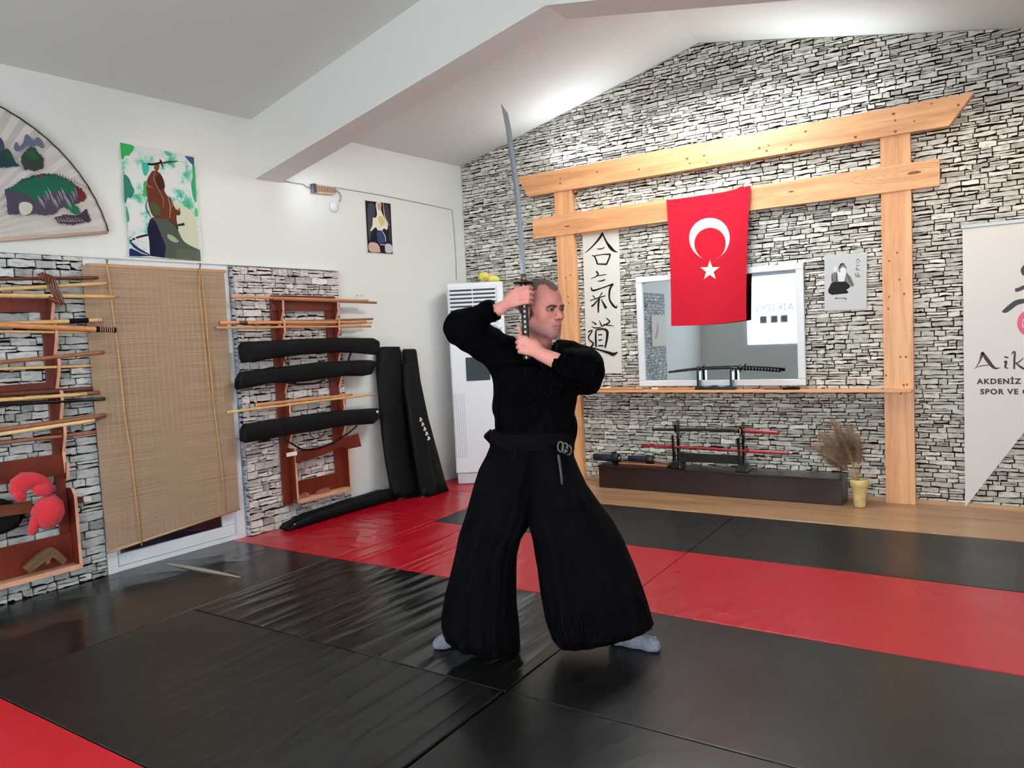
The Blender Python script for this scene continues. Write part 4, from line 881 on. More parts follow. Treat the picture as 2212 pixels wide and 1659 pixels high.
def slug(F, st, rd, m, horiz=True, n=20):
    """soft bag: st = list of (edgeA(a,b), edgeB(a,b), d) stations, elliptical section"""
    rings = []
    for A_, B_, d in st:
        A_, B_ = np.array(A_), np.array(B_); c = (A_+B_)/2; h = (A_-B_)/2; r = []
        for k in range(n):
            q = 2*math.pi*k/n; cs, sn = math.cos(q), math.sin(q); e = .55
            p = c+h*math.copysign(abs(cs)**e, cs); r.append(F(p[0], p[1], d+rd*math.copysign(abs(sn)**.8, sn)))
        rings.append(r)
    f = lambda r, s_: [np.mean(r, axis=0)*(1-s_)+p*s_ for p in r]
    e0, e1 = rings[0], rings[-1]
    return MB().loft([f(e0, .45)]+rings+[f(e1, .45)], m)
def bag_row(label, st, d=.125, rd=.032, extra=None):
    t = thing('weapon_bag', label, 'bag', FL(*pL(st[0][0], st[0][1], d), d), 'black weapon bags')
    slug(FL, [(pL(x0, y0, d), pL(x1, y1, d), d) for x0, y0, x1, y1 in st], rd, M_black).build('bag_body', t); return t
z3 = lambda x, y: (440+x/3.95, 560+y/3.95)
def S3(*r): return [(*z3(a, b), *z3(c, d)) for a, b, c, d in r]
tb = bag_row('uppermost black weapon bag on the right rack, third tier', S3((305, 730, 335, 885), (330, 703, 380, 880), (560, 695, 600, 845), (800, 680, 810, 818), (1100, 670, 1110, 795), (1300, 672, 1290, 800), (1440, 672, 1440, 815), (1484, 695, 1478, 818)))
MB().tube([FL(*pL(*z3(x, y), .13), .13) for x, y in ((1260, 790), (1240, 840), (1235, 865))], .010, M_black, 8, flatv=(1, .3)).build('strap', tb)
tb = bag_row('middle black weapon bag on the right rack, fourth tier, tilted up to the right', S3((285, 1010, 285, 1115), (310, 960, 330, 1108), (560, 930, 560, 1062), (800, 900, 800, 1045), (1000, 875, 1010, 1025), (1180, 868, 1190, 997), (1350, 860, 1350, 998), (1430, 862, 1420, 985), (1458, 880, 1440, 930)))
MB().tube([FL(*pL(*z3(x, y), .15), .15) for x, y in ((690, 1050), (800, 1066), (940, 1060), (1040, 1030))], .007, M_black, 8, flatv=(1, .4)).build('strap', tb)
MB().tube([FL(*pL(*z3(x, y), .14), .14) for x, y in ((680, 840), (700, 880), (730, 900))], .006, M_black, 8, flatv=(1, .4)).build('zip_pull', tb)
tb = bag_row('lowest black weapon bag on the right rack with a white button at its right end', S3((325, 1440, 330, 1560), (345, 1405, 360, 1568), (560, 1370, 580, 1530), (700, 1350, 720, 1500), (950, 1312, 960, 1465), (1150, 1290, 1160, 1425), (1330, 1278, 1340, 1412), (1470, 1270, 1440, 1405), (1503, 1290, 1495, 1340)))
MB().tube([FL(*pL(*z3(x, y), .15), .15) for x, y in ((900, 1470), (915, 1510), (960, 1532), (1010, 1510), (1042, 1460))], .006, M_black, 8, flatv=(1, .4)).build('handle_loop', tb)
MB().tube([FL(*pL(*z3(x, y), .15), .15) for x, y in ((690, 1535), (760, 1580), (840, 1625), (960, 1620), (1100, 1570), (1240, 1480), (1310, 1420))], .007, M_black, 8, flatv=(1, .4)).build('strap', tb)
a, z = pL(*z3(1484, 1302), .158); MB().tube([FL(a, z, .15), FL(a, z, .158)], .012, M_tag, 18).build('white_button', tb)
bag = tb

# bags leaning against the wall and lying at its foot
def lean_bag(label, st, rd=.045):
    t = thing('leaning_bag', label, 'bag', FL(pL((st[-1][1]+st[-1][2])/2, st[-1][0], st[-1][3])[0], 0, st[-1][3]), 'black weapon bags leaning on the wall')
    slug(lambda a, z, d=0: FL(a, max(z, .004), max(d, .004)), [(pL(x0, y, d), pL(x1, y, d), d) for y, x0, x1, d in st], rd, M_black).build('bag_body', t); return t
lean_bag('widest black weapon bag leaning on the white wall, leftmost of the leaning bags', [(749, 826, 860, .05), (760, 815, 864, .055), (800, 814, 869, .07), (860, 819, 876, .09), (940, 826, 884, .13), (1000, 834, 896, .16), (1060, 845, 908, .20), (1074, 850, 910, .21)])
lean_bag('tall narrow black bag leaning behind the lettered one, rightmost of the leaning bags', [(754, 874, 894, .05), (760, 872, 897, .055), (820, 876, 905, .09), (900, 890, 922, .16), (980, 905, 944, .24), (1040, 922, 960, .30), (1066, 930, 968, .33)], .04)
tb = lean_bag('black bag with small white lettering leaning in the middle of the group', [(783, 872, 891, .12), (790, 870, 896, .125), (850, 874, 905, .17), (930, 886, 916, .24), (1000, 898, 930, .29), (1060, 908, 944, .33), (1072, 914, 946, .34)], .035)
b = MB()
for i in range(5):
    y = 902+i*10; x = 905+i*2.2
    for (dx, dy, w) in ((0, 0, 3.6), (2, 3, 3.2), (-1, 5, 2.6)): b.brush(FL, [(x+dx, y+dy, w), (x+dx+1.5, y+dy+3.5, w)], .275+.012*i, M_tag, lambda X, Y, d=.26: pL(X, Y, d))
b.build('white_lettering', tb)
t = thing('long_floor_bag', 'long black bag lying on the red mat along the foot of the wall', 'bag', FL(1.9, .002, .12))
sts = [(2.50, .055), (2.46, .075), (2.30, .09), (1.9, .10), (1.5, .11), (1.36, .115)]
MB().loft([[FL(s_+.0, .003+h*.5+h*.5*math.copysign(abs(math.sin(q))**.7, math.sin(q)), dd+.07*math.copysign(abs(math.cos(q))**.7, math.cos(q))) for q in np.linspace(0, 2*math.pi, 21)[:-1]] for s_, h, dd in ((2.49, .02, .14), (2.47, .05, .145), (2.3, .085, .14), (1.9, .10, .135), (1.5, .11, .13), (1.33, .09, .13))], M_black).build('bag_body', t)
a = FL(2.45, .045, .205); MB().ell(a, (.006, .006, .006), M_tag).build('snap_button', t)

# ------------------------------------------------------------------ left rack with its weapons
dA = .03
tA = thing('sword_wall_rack', 'reddish wooden wall rack at the left frame edge, holding wooden swords and red gloves', 'rack', FL(4.2, .1, .03), 'wooden wall racks')
ra = (3.945, 4.0); rb = (4.475, 4.53)
for s0, s1 in (ra, rb): bevel(MB().box(FL, s0, s1, .12, 1.70, dA, dA+.016, M_red).build('upright_board', tA), .002)
for y0, y1 in ((644, 675), (833, 848)):
    bevel(MB().box(FL, ra[0], rb[1], pL(0, y1, .05)[1], pL(0, y0, .05)[1], dA+.0165, dA+.03, M_red).build('crossboard', tA), .002)
bevel(MB().box(FL, ra[0], rb[1], .685, .81, dA+.0165, dA+.03, M_red).build('lower_crossboard', tA), .002)
tipA = [628, 705, 770, 850, 922]
for y in tipA:
    zr = pL(118, y, .13)[1]-.02
    for s0 in (ra[0]-.0, rb[0]): bracket(tA, s0, s0+.018, zr, dA+.016, .115, .17)
# long curved hook below the fifth tier and box at the foot
for s0 in (ra[0], rb[0]):
    b = MB(); prism2(b, lambda x, y, d: FL(d, y, x), [(dA+.016, .70), (.06, .70), (.075, .66), (.10, .66), (.112, .72), (.118, .76), (.105, .76), (.095, .70), (.085, .695), (.075, .80), (.07, .86), (dA+.016, .86)], s0, s0+.018, M_red, M_edge); b.build('lower_hook', tA)
    b = MB(); prism2(b, lambda x, y, d: FL(d, y, x), [(dA, .12), (.13, .12), (.13, .56), (.10, .60), (dA, .60)], s0-.02, s0-.002, M_red, M_edge); b.build('box_side', tA)
MB().box(FL, ra[0]-.01, rb[0], .118, .146, dA, .13, M_edge).build('box_ledge', tA)
MB().box(FL, ra[0]-.0, rb[0], .147, .33, dA+.017, dA+.026, M_red).build('box_back', tA)
GA = 'wooden training weapons on the wall racks'
def offL(A, Bq, k=.55): return (A[0]-(Bq[0]-A[0])*k, A[1]-(Bq[1]-A[1])*k)
def rodA(label, A, Bq, d, R, m, **k): return rod(label, offL(A, Bq), Bq, d, R, m, **k)
M_dim = M_bok2
rodA('dark reddish stick uppermost on the left rack', (0, 603), (211, 600), .070, .010, M_bok3)
rodA('pale staff second from the top of the left rack', (0, 625), (230, 612), .10, .011, M_bok1)
rodA('yellowish staff third from the top of the left rack, reaching the blind cord', (0, 638), (247, 641), .118, .012, M_bok1)
rodA('upper wooden sword with plain black grip, second tier of the left rack', (0, 700), (219, 691), .085, .013, M_bok1, name='wooden_sword', tips=[(.765, .90, 1.15, M_black, 'grip_wrap'), (.96, 1, 1.1, M_edge, 'pommel')])
rodA('wooden sword with ribbed black grip ending at the blind cord, left rack', (0, 702), (249, 713), .118, .0155, M_bok4, name='wooden_sword', tips=[(.87, 1.0, 1.12, M_black, 'grip_wrap')]+[(.895+.014*i, .899+.014*i, 1.2, M_edge, 'grip_ridge') for i in range(7)])
rodA('thin pale stick under the wooden swords on the second tier of the left rack', (0, 716), (195, 718), .10, .008, M_bok1)
rodA('red brown staff rising to the right on the third tier of the left rack', (0, 783), (224, 761), .115, .012, M_bok2)
rodA('slim pale staff on the third tier of the left rack', (0, 797), (202, 790), .10, .008, M_bok1)
rodA('thick dark red staff, upper one on the fourth tier of the left rack', (0, 853), (197, 840), .075, .014, M_bok3)
rodA('light wooden staff in front on the fourth tier of the left rack', (0, 864), (187, 851), .115, .0105, M_bok1)
rodA('brown staff between the dark red and the black one on the fourth tier', (0, 866), (215, 848), .09, .011, M_bok2)
rodA('black staff lowest on the fourth tier of the left rack', (0, 874), (226, 862), .105, .012, M_blacklac)
rodA('thick red brown staff, upper one on the fifth tier of the left rack', (0, 929), (228, 897), .085, .014, M_bok2)
rodA('bright pale staff in front on the fifth tier of the left rack', (0, 938), (204, 908), .115, .011, mat('pale_ash', (236, 200, 148), .45, var=.1, vscale=20))
rodA('dim brown staff lowest on the fifth tier of the left rack', (0, 957), (208, 934), .085, .011, M_bok2)
# cord bundle
b = MB()
for k in range(4):
    P = [FL(*pL(x+k*6, y+k*2.2, .125+.006*k), .125+.006*k) for x, y in ((88, 606), (86, 596), (91, 590), (98, 592), (102, 606), (106, 620), (114, 634), (119, 648), (114, 652), (106, 640))]
    b.tube(P, .0075, M_bok3, 8)
b.build('cord_bundle', None, None, label='bundle of brown braided cord hanging over the top tier of the left rack', category='cord')
# red foam gloves
M_glove = mat('red_knit_foam', (206, 22, 44), .85, bump=.9, bscale=190, sheen=.2)
t = thing('sparring_glove', 'red textured padded glove, larger lower one hanging from the left rack', 'glove', FL(4.05, .45, .12), 'red padded gloves on the left rack')
def gl(px, py, d): return FL(*pL(px, py, d), d)
def blob(b, pts, m): b.tube([gl(x, y, d) for x, y, r, d in pts], [r for *_, r, d in pts], m, 32)
b = MB(); blob(b, [(92, 1074, .030, .13), (96, 1080, .060, .135), (102, 1092, .080, .145), (103, 1106, .086, .15), (99, 1120, .078, .15), (93, 1131, .060, .145), (90, 1137, .035, .14)], M_glove); b.build('mitt', t)
b = MB(); blob(b, [(84, 1110, .032, .16), (76, 1128, .028, .165), (71, 1143, .024, .165), (69, 1152, .022, .165), (69, 1156, .012, .165)], M_glove); b.build('thumb', t)
b = MB(); blob(b, [(73, 1064, .030, .16), (82, 1058, .036, .165), (95, 1058, .036, .165), (106, 1064, .032, .16)], M_glove); b.build('cuff_roll', t)
t = thing('sparring_glove', 'red textured padded glove, smaller upper one on the left rack', 'glove', FL(4.14, .6, .12), 'red padded gloves on the left rack')
b = MB(); blob(b, [(43, 1072, .028, .13), (39, 1060, .044, .135), (43, 1047, .054, .14), (54, 1039, .054, .14), (68, 1037, .046, .14), (84, 1040, .042, .14), (98, 1048, .036, .135), (112, 1060, .026, .125)], M_glove); b.build('mitt', t)
b = MB(); blob(b, [(38, 1062, .028, .15), (42, 1072, .032, .15), (50, 1077, .024, .15), (55, 1076, .012, .15)], M_glove); b.build('thumb', t)
# brown board and black strap behind the gloves
bevel(MB().prism(FL, [pL(-90, 1105, .13), pL(-90, 1130, .13), pL(70, 1108, .13), pL(70, 1083, .13)], .10, .13, M_bok3).build('brown_board', None, None, label='brown wooden board lying behind the red gloves on the left rack', category='board'), .003)
slug(FL, [(pL(x, y0, .09), pL(x, y1, .09), .075) for x, y0, y1 in ((-90, 1080, 1150), (-20, 1078, 1158), (10, 1078, 1154), (40, 1090, 1140), (52, 1100, 1118))], .022, M_black).build('black_pouch', None, None, label='black cloth pouch behind the brown board on the left rack', category='pouch')
# training pistol
zq = lambda x, y: pL(x/5.186, 1000+y/5.186, .14)
t = thing('training_pistol', 'dull brown training pistol resting in the box of the left rack', 'pistol', FL(*zq(500, 1150), .12))
M_gun = mat('brown_rubber', (96, 70, 44), .5, var=.15, vscale=20)
pts = [(275, 1185), (330, 1225), (345, 1250), (430, 1180), (505, 1118), (520, 1112), (530, 1135), (548, 1142), (572, 1122), (580, 1085), (600, 1062), (640, 1085), (720, 1150), (765, 1085), (700, 1020), (640, 965), (575, 950), (530, 985), (400, 1090)]
bevel(MB().prism(FL, [zq(*p) for p in pts], .108, .132, M_gun).build('frame', t), .004)
bevel(MB().prism(FL, [zq(*p) for p in ((270, 1182), (300, 1205), (600, 985), (640, 975), (600, 948), (560, 950), (400, 1060))], .102, .137, M_gun).build('slide', t), .003)
b = MB(); b.tube([FL(*zq(x, y), .12) for x, y in ((500, 1100), (510, 1130), (535, 1145), (560, 1132), (578, 1100))], .004, M_gun, 8); b.build('trigger_guard', t)
b = MB(); b.tube([FL(*zq(x, y), .12) for x, y in ((540, 1078), (545, 1100), (538, 1120))], .004, mat('trigger_grey', (150, 120, 100), .5), 8); b.build('trigger', t)
bevel(MB().prism(FL, [pL(x, y, .06) for x, y in ((182, 1074), (199, 1073), (200, 1084), (182, 1085))], .03, .05, M_tag).build('white_tag', None, None, label='small white tag on the stone panel beside the lower left rack box', category='tag'), .002)
bevel(MB().prism(FL, [pL(x, y, .06) for x, y in ((161, 1074), (180, 1073), (183, 1086), (163, 1088))], .03, .055, M_bok3).build('brown_peg', None, None, label='short dark brown wooden peg beside the small white tag', category='peg'), .002)

# ------------------------------------------------------------------ the swordsman
D0 = 3.27
def P(px, py, w=0): return CAM+ray(px, py)*(D0-w)        # w metres nearer the camera than the middle of the body
PX = D0/FOC                                               # metres per photo pixel at that depth
def surfnet(f, lo, hi, h):
    lo, hi = np.array(lo, float), np.array(hi, float); n = np.ceil((hi-lo)/h).astype(int)+1
    ax = [lo[i]+h*np.arange(n[i]) for i in range(3)]
    G = np.stack(np.meshgrid(*ax, indexing='ij'), -1); v = f(G.reshape(-1, 3)).reshape(n)
    ins = v < 0; c = [slice(0, -1), slice(1, None)]
    cnt = np.zeros(n-1); acc = np.zeros((*(n-1), 3))
    corners = [(i, j, k) for i in (0, 1) for j in (0, 1) for k in (0, 1)]
    for a in corners:
        for ax_ in range(3):
            if a[ax_]: continue
            bq = list(a); bq[ax_] = 1
            va = v[c[a[0]], c[a[1]], c[a[2]]]; vb = v[c[bq[0]], c[bq[1]], c[bq[2]]]
            x = (va < 0) != (vb < 0); tt_ = np.where(x, va/np.where(va == vb, 1, va-vb), 0)
            pos = np.zeros((*x.shape, 3)); pos += np.array(a, float); pos[..., ax_] += tt_
            acc += np.where(x[..., None], pos, 0); cnt += x
    act = cnt > 0; idx = -np.ones(n-1, int); idx[act] = np.arange(act.sum())
    ijk = np.argwhere(act); V = lo+h*(ijk+acc[act]/cnt[act][:, None]); F = []
    for ax_ in range(3):
        sl0 = [slice(1, -1)]*3; sl0[ax_] = slice(0, -1); sl1 = [slice(1, -1)]*3; sl1[ax_] = slice(1, None)
        A = ins[tuple(sl0)]; Bq = ins[tuple(sl1)]; e = np.argwhere(A != Bq)
        if not len(e): continue
        e = e+1; e[:, ax_] -= 1; u, w = (ax_+1) % 3, (ax_+2) % 3
        q = []
        for du, dw in ((0, 0), (1, 0), (1, 1), (0, 1)):
            r = e.copy(); r[:, u] -= du; r[:, w] -= dw; q.append(idx[r[:, 0], r[:, 1], r[:, 2]])
        q = np.stack(q, 1); s_ = A[tuple((e-1+np.eye(3, dtype=int)[ax_]).T)] if 0 else ins[e[:, 0], e[:, 1], e[:, 2]]
        q[~s_] = q[~s_][:, ::-1]; F.append(q)
    F = np.concatenate(F); F = F[(F >= 0).all(1)]
    return V, F
def smin(a, b, k):
    h = np.maximum(k-np.abs(a-b), 0)/k; return np.minimum(a, b)-h*h*k*.25
def cap(p, a, b, ra, rb=None):
    rb = ra if rb is None else rb; a, b = np.array(a, float), np.array(b, float); ba = b-a
    t_ = np.clip(((p-a)@ba)/(ba@ba+1e-12), 0, 1); return np.linalg.norm(p-a-t_[:, None]*ba, axis=1)-(ra+(rb-ra)*t_)
def elp(p, c, r):
    q = (p-np.array(c))/np.array(r); k0 = np.linalg.norm(q, axis=1); k1 = np.linalg.norm(q/np.array(r), axis=1); return k0*(k0-1)/(k1+1e-9)
def union(lst, k):
    o = lst[0]
    for x in lst[1:]: o = smin(o, x, k)
    return o
TOCAM = V3(_s*-1, -_c, 0); RH = V3(_c, -_s, 0)
HA = math.radians(41); HF = TOCAM*math.cos(HA)+RH*math.sin(HA); HL = np.cross(V3(0, 0, 1), HF)   # face forward, his left
HS = 1.05; HC = P(1170, 669, .0)
def toH(p): q = (p-HC)/HS; return np.stack([q@HL, q@HF, q[:, 2]], 1)
def head(p):
    x = toH(p); ax = x.copy(); ax[:, 0] = np.abs(ax[:, 0])
    d = elp(x, (0, -.018, .040), (.076, .100, .086))
    d = smin(d, elp(x, (0, .022, .030), (.066, .072, .078)), .02)
    d = smin(d, elp(x, (0, .020, -.040), (.060, .066, .072)), .02)
    d = smin(d, cap(ax, (.052, .0, -.062), (.016, .062, -.100), .020, .020), .022)
    d = smin(d, elp(x, (0, .064, -.098), (.026, .022, .018)), .016)
    d = smin(d, elp(ax, (.042, .054, -.028), (.022, .026, .024)), .018)
    d = smin(d, cap(ax, (.010, .088, .012), (.040, .076, .014), .010, .0095), .012)
    d = smin(d, elp(x, (0, .074, -.068), (.032, .020, .026)), .016)
    d = -smin(-d, elp(ax, (.031, .100, -.004), (.018, .017, .012)), .010)
    d = smin(d, cap(x, (0, .084, .006), (0, .108, -.034), .0075, .0115), .008)
    d = smin(d, elp(ax, (.011, .095, -.038), (.009, .010, .008)), .005)
    d = smin(d, cap(ax, (.017, .086, .0), (.031, .093, .0032), .0056), .004); d = smin(d, cap(ax, (.031, .093, .0055), (.045, .083, -.001), .0042, .0035), .004)
    d = smin(d, cap(ax, (.019, .086, -.009), (.032, .090, -.0125), .0032), .004); d = smin(d, cap(ax, (.032, .090, -.0125), (.044, .081, -.007), .0032), .004)
    d = smin(d, cap(ax, (0, .0945, -.0675), (.022, .084, -.0715), .0055, .003), .004)
    d = smin(d, cap(ax, (0, .0935, -.0790), (.021, .084, -.0750), .0065, .003), .004)
    d = -smin(-d, cap(ax, (0, .1005, -.0728), (.023, .090, -.0735), .0022), .003)
    ear = elp(ax, (.079, -.008, -.012), (.010, .019, .032)); ear = -smin(-ear, elp(ax, (.089, -.004, -.008), (.007, .011, .020)), .004)
    d = smin(d, ear, .006)
    d = smin(d, cap(x, (0, -.020, -.060), (0, -.040, -.200), .055, .062), .03)
    return d*HS
def Hpt(x, y, z): return HC+(HL*x+HF*y+V3(0, 0, z))*HS
W0 = .135
def hand(fingers, thumb, wrist, palm, fore):
    def f(p):
        d = cap(p, wrist, fore[0], .028, fore[1])
        d = smin(d, palm(p), .02)
        for ch, r in fingers:
            dd = cap(p, wrist*.45+ch[0]*.55, ch[0], r*1.05, r*1.12); d = smin(d, dd, .012)
            e = cap(p, ch[0], ch[1], r*1.1, r)
            for i in range(1, len(ch)-1): e = np.minimum(e, cap(p, ch[i], ch[i+1], r*(1-.05*i), r*(.97-.06*i)))
            d = smin(d, e, .0045)
        e = cap(p, thumb[0], thumb[1], .015, .0125)
        for i in range(1, len(thumb)-1): e = np.minimum(e, cap(p, thumb[i], thumb[i+1], .0122, .0108))
        return smin(d, e, .008)
    return f
# right hand, upper
fr = []
for i, y in enumerate((622, 632.5, 643, 653)):
    dx = (-3, 0, 0, -2)[i]; hx = 1131.5+i*.6
    fr.append(([P(1119+dx, y+3, W0+.034), P(1142+dx*.6, y-1, W0+.040), P(1149+dx*.6, y+.5, W0+.012), P(1143+dx*.5, y+3, W0-.015), P(1132+dx, y+4, W0-.024)], .0100-(i == 3)*.0012))
wr = P(1082, 666, W0-.005)
R_hand = hand(fr, [P(1100, 650, W0-.012), P(1112, 630, W0-.030), P(1126, 619, W0-.034), P(1142, 616, W0-.026)], wr, lambda p: smin(elp(p, P(1108, 646, W0+.008), (.030, .030, .036)), cap(p, P(1100, 652, W0+.005), P(1118, 640, W0+.012), .024, .022), .02), (P(1050, 679, W0-.025), .030))
# left hand, lower
fl = []
for i, y in enumerate((730, 740.5, 751, 760.5)):
    dx = (1, 0, 1, 3)[i]
    fl.append(([P(1134+dx, y+1, W0+.036), P(1121+dx*1.5, y-2, W0+.036), P(1117+dx*1.6, y-1, W0+.010), P(1122+dx, y+1, W0-.018), P(1134+dx, y+3, W0-.026)], .0102-(i == 3)*.0012))
wl = P(1168, 765, W0+.03)
L_hand = hand(fl, [P(1156, 744, W0-.002), P(1142, 731, W0-.022), P(1129, 722, W0-.026), P(1121, 709, W0-.012)], wl, lambda p: smin(elp(p, P(1150, 750, W0+.018), (.030, .030, .038)), cap(p, P(1156, 752, W0+.02), P(1138, 745, W0+.018), .026, .022), .02), (P(1214, 785, W0+.065), .036))
foot_f = [pG(1317, 1389), pG(1428, 1406)]; foot_r = [pG(936, 1400), pG(1000, 1384)]
ankF = foot_f[0]+(foot_f[1]-foot_f[0])*.22+V3(0, 0, .075); ankR = foot_r[1]+V3(.03, .02, .085)
hipL, hipR = P(1185, 985, .03), P(1110, 985, -.02); kneeL, kneeR = P(1262, 1180, .06), P(1055, 1200, -.03)
shR, shL, elR, elL = P(1098, 778, -.01), P(1212, 786, .03), P(1000, 706, .02), P(1266, 802, .14)
def body(p):
    d = union([cap(p, P(1155, 820, -.02), P(1150, 940, -.02), .085, .085), cap(p, P(1105, 790, -.03), P(1205, 795, .0), .040), cap(p, P(1125, 975, -.03), P(1175, 975, -.03), .075), cap(p, P(1168, 740, -.02), P(1160, 800, -.02), .052, .055)], .05)
    for a, b_, c_, r in ((hipL, kneeL, ankF, 0), (hipR, kneeR, ankR, 0)): d = smin(d, np.minimum(cap(p, a, b_, .078, .055), cap(p, b_, c_, .052, .034)), .03)
    for a, b_, c_ in ((shR, elR, P(1040, 684, W0-.03)), (shL, elL, P(1222, 788, W0+.07))): d = smin(d, np.minimum(cap(p, a, b_, .038, .030), cap(p, b_, c_, .028, .024)), .02)
    return d
def chunk(f, pts, pad, h):
    A = np.array(pts); return surfnet(f, A.min(0)-pad, A.max(0)+pad, h)
M_skin, nt, bs = nmat('skin'); at = nt.nodes.new('ShaderNodeAttribute'); at.attribute_name = 'Col'
nt.links.new(at.outputs['Color'], bs.inputs['Base Color']); bs.inputs['Roughness'].default_value = .62; bs.inputs['Specular IOR Level'].default_value = .25; bs.inputs['Subsurface Weight'].default_value = .08; bs.inputs['Subsurface Radius'].default_value = (.01, .004, .002)
nz = nt.nodes.new('ShaderNodeTexNoise'); nz.inputs['Scale'].default_value = 160; bp = nt.nodes.new('ShaderNodeBump'); bp.inputs['Strength'].default_value = .12; bp.inputs['Distance'].default_value = .002
nt.links.new(nz.outputs['Fac'], bp.inputs['Height']); nt.links.new(bp.outputs[0], bs.inputs['Normal'])
person = thing('person', 'man in black jacket and wide pleated trousers raising a bare sword beside his head', 'person', P(1165, 1000)*V3(1, 1, 0))
person['_w'] = tuple(map(float, P(1165, 1000)*V3(1, 1, 0)))
b = MB()
Vh, Fh = chunk(head, [Hpt(-.1, -.13, -.2), Hpt(.1, .13, .14), Hpt(.1, -.13, -.2), Hpt(-.1, .13, .14)], .0, .0032)
def hand_chunk(f, pts): return chunk(f, pts, .045, .0026)
Vr, Fr = hand_chunk(R_hand, [wr, P(1150, 612, W0), P(1060, 676, W0-.02), P(1118, 665, W0)])
Vl, Fl = hand_chunk(L_hand, [wl, P(1117, 712, W0), P(1205, 782, W0+.06), P(1120, 770, W0)])
Vb, Fb = surfnet(body, P(1150, 1000)-V3(.75, .75, 1.12), P(1150, 1000)+V3(.75, .75, .62), .02)
SK = np.array(lin((174, 112, 102)))
def colour_head(V):
    x = toH(V); c = np.tile(SK, (len(V), 1)); n = np.sin(V@V3(91, 57, 133))*.5+.5
    red = np.exp(-(((np.abs(x[:, 0])-.04)/.025)**2+((x[:, 2]+.035)/.025)**2))*(x[:, 1] > .03); c *= 1-red[:, None]*np.array([0, .10, .10])
    st = np.clip((-.045-x[:, 2])/.03, 0, 1)*np.clip((x[:, 2]+.125)/.02, 0, 1)*(x[:, 1] > -.03); st = st*(.55+.25*n)
    c = c*(1-st[:, None])+np.array(lin((112, 80, 76)))*st[:, None]
    tp = np.clip((x[:, 2]-.03)/.05, 0, 1)*.0; lp = ((x[:, 0]/.024)**2+((x[:, 2]+.0733)/.0105)**2 < 1)*(x[:, 1] > .080); c[lp > 0] = np.array(lin((158, 86, 84)))
    sl = (np.abs(x[:, 0]) < .024)*(x[:, 1] > .080)*(np.abs(x[:, 2]+.0732) < .0016); c[sl > 0] = np.array(lin((90, 40, 40)))
    ns = (np.abs(np.abs(x[:, 0])-.006) < .004)*(x[:, 1] > .09)*(x[:, 2] < -.043)*(x[:, 2] > -.05); c[ns > 0] = np.array(lin((110, 50, 46)))
    ey = (np.abs(np.abs(x[:, 0])-.031) < .016)*(np.abs(x[:, 2]+.001) < .010)*(x[:, 1] > .07); c[ey > 0] *= .5  # eye sockets darkened: shade put into the skin colour
    return c
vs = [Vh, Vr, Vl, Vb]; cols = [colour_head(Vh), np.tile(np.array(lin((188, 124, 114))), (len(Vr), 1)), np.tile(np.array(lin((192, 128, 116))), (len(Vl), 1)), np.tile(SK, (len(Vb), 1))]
for V_, C_ in ((Vr, cols[1]), (Vl, cols[2])): pass
AV = np.concatenate(vs); AC = np.concatenate(cols); o_ = 0; AF = []
for V_, F_ in ((Vh, Fh), (Vr, Fr), (Vl, Fl), (Vb, Fb)): AF.append(F_+o_); o_ += len(V_)
AF = np.concatenate(AF)
b.add(AV, AF.tolist(), M_skin, True)
M_eye = mat('eye_white', (160, 140, 134), .3); M_iris = mat('iris_dark', (36, 22, 18), .15)
neye = 0
for s_ in (-1, 1):
    c = Hpt(s_*.0305, .0772, -.0042); b.ell(c, (.0116*HS,)*3, M_eye, 16, 12); lk = Hpt(s_*.031+.001, .0873, -.0042); b.ell(lk, (.0055, .0055, .0055), M_iris, 12, 8)
o = b.build('body', person)
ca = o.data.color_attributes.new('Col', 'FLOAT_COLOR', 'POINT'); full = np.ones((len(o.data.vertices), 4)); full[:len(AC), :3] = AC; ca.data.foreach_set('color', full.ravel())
# short greying hair
xh = toH(Vh); q = np.abs(xh[:, 0])
hl = .042+.022*np.exp(-(q/.020)**2)-.020*np.exp(-((q-.042)/.016)**2)
mask = ((xh[:, 2] > .078) & (xh[:, 1] < hl+.012+(xh[:, 2]-.085)*.5)) | ((q < .024) & (xh[:, 2] > .066+q*.5) & (xh[:, 1] < .09)) | ((xh[:, 2] > .030) & (xh[:, 1] < .026) & (q > .035)) | ((xh[:, 2] > -.030) & (xh[:, 1] < .020) & (xh[:, 1] > -.006) & (q > .052)) | ((xh[:, 2] > -.065) & (xh[:, 1] < -.03)) | ((xh[:, 2] > -.0) & (xh[:, 1] < .010) & (q > .05))
mask &= ~((q > .078) & (xh[:, 2] < .03))
Fm = Fh[mask[Fh].all(1)]
gr = np.zeros_like(Vh); e1 = Vh[Fh[:, 1]]-Vh[Fh[:, 0]]; e2 = Vh[Fh[:, 2]]-Vh[Fh[:, 0]]; fn = np.cross(e1, e2)
for k in range(4): np.add.at(gr, Fh[:, k], fn)
gr /= np.linalg.norm(gr, axis=1)[:, None]+1e-12
if ((Vh-HC)*gr).sum(1).mean() < 0: gr = -gr
rj = np.random.default_rng(3)
Vhair = Vh+gr*(.0028+.0022*rj.random((len(Vh), 1)))
used = np.unique(Fm); remap = -np.ones(len(Vh), int); remap[used] = np.arange(len(used))
M_hair = mat('greying_hair', (124, 100, 96), .9, var=.3, vscale=260, bump=.8, bscale=300, spec=.1, var2=(70, 52, 50))
MB().add(Vhair[used], remap[Fm].tolist(), M_hair, True).build('hair', person)
M_brow = mat('eyebrow_hair', (58, 34, 28), .9)
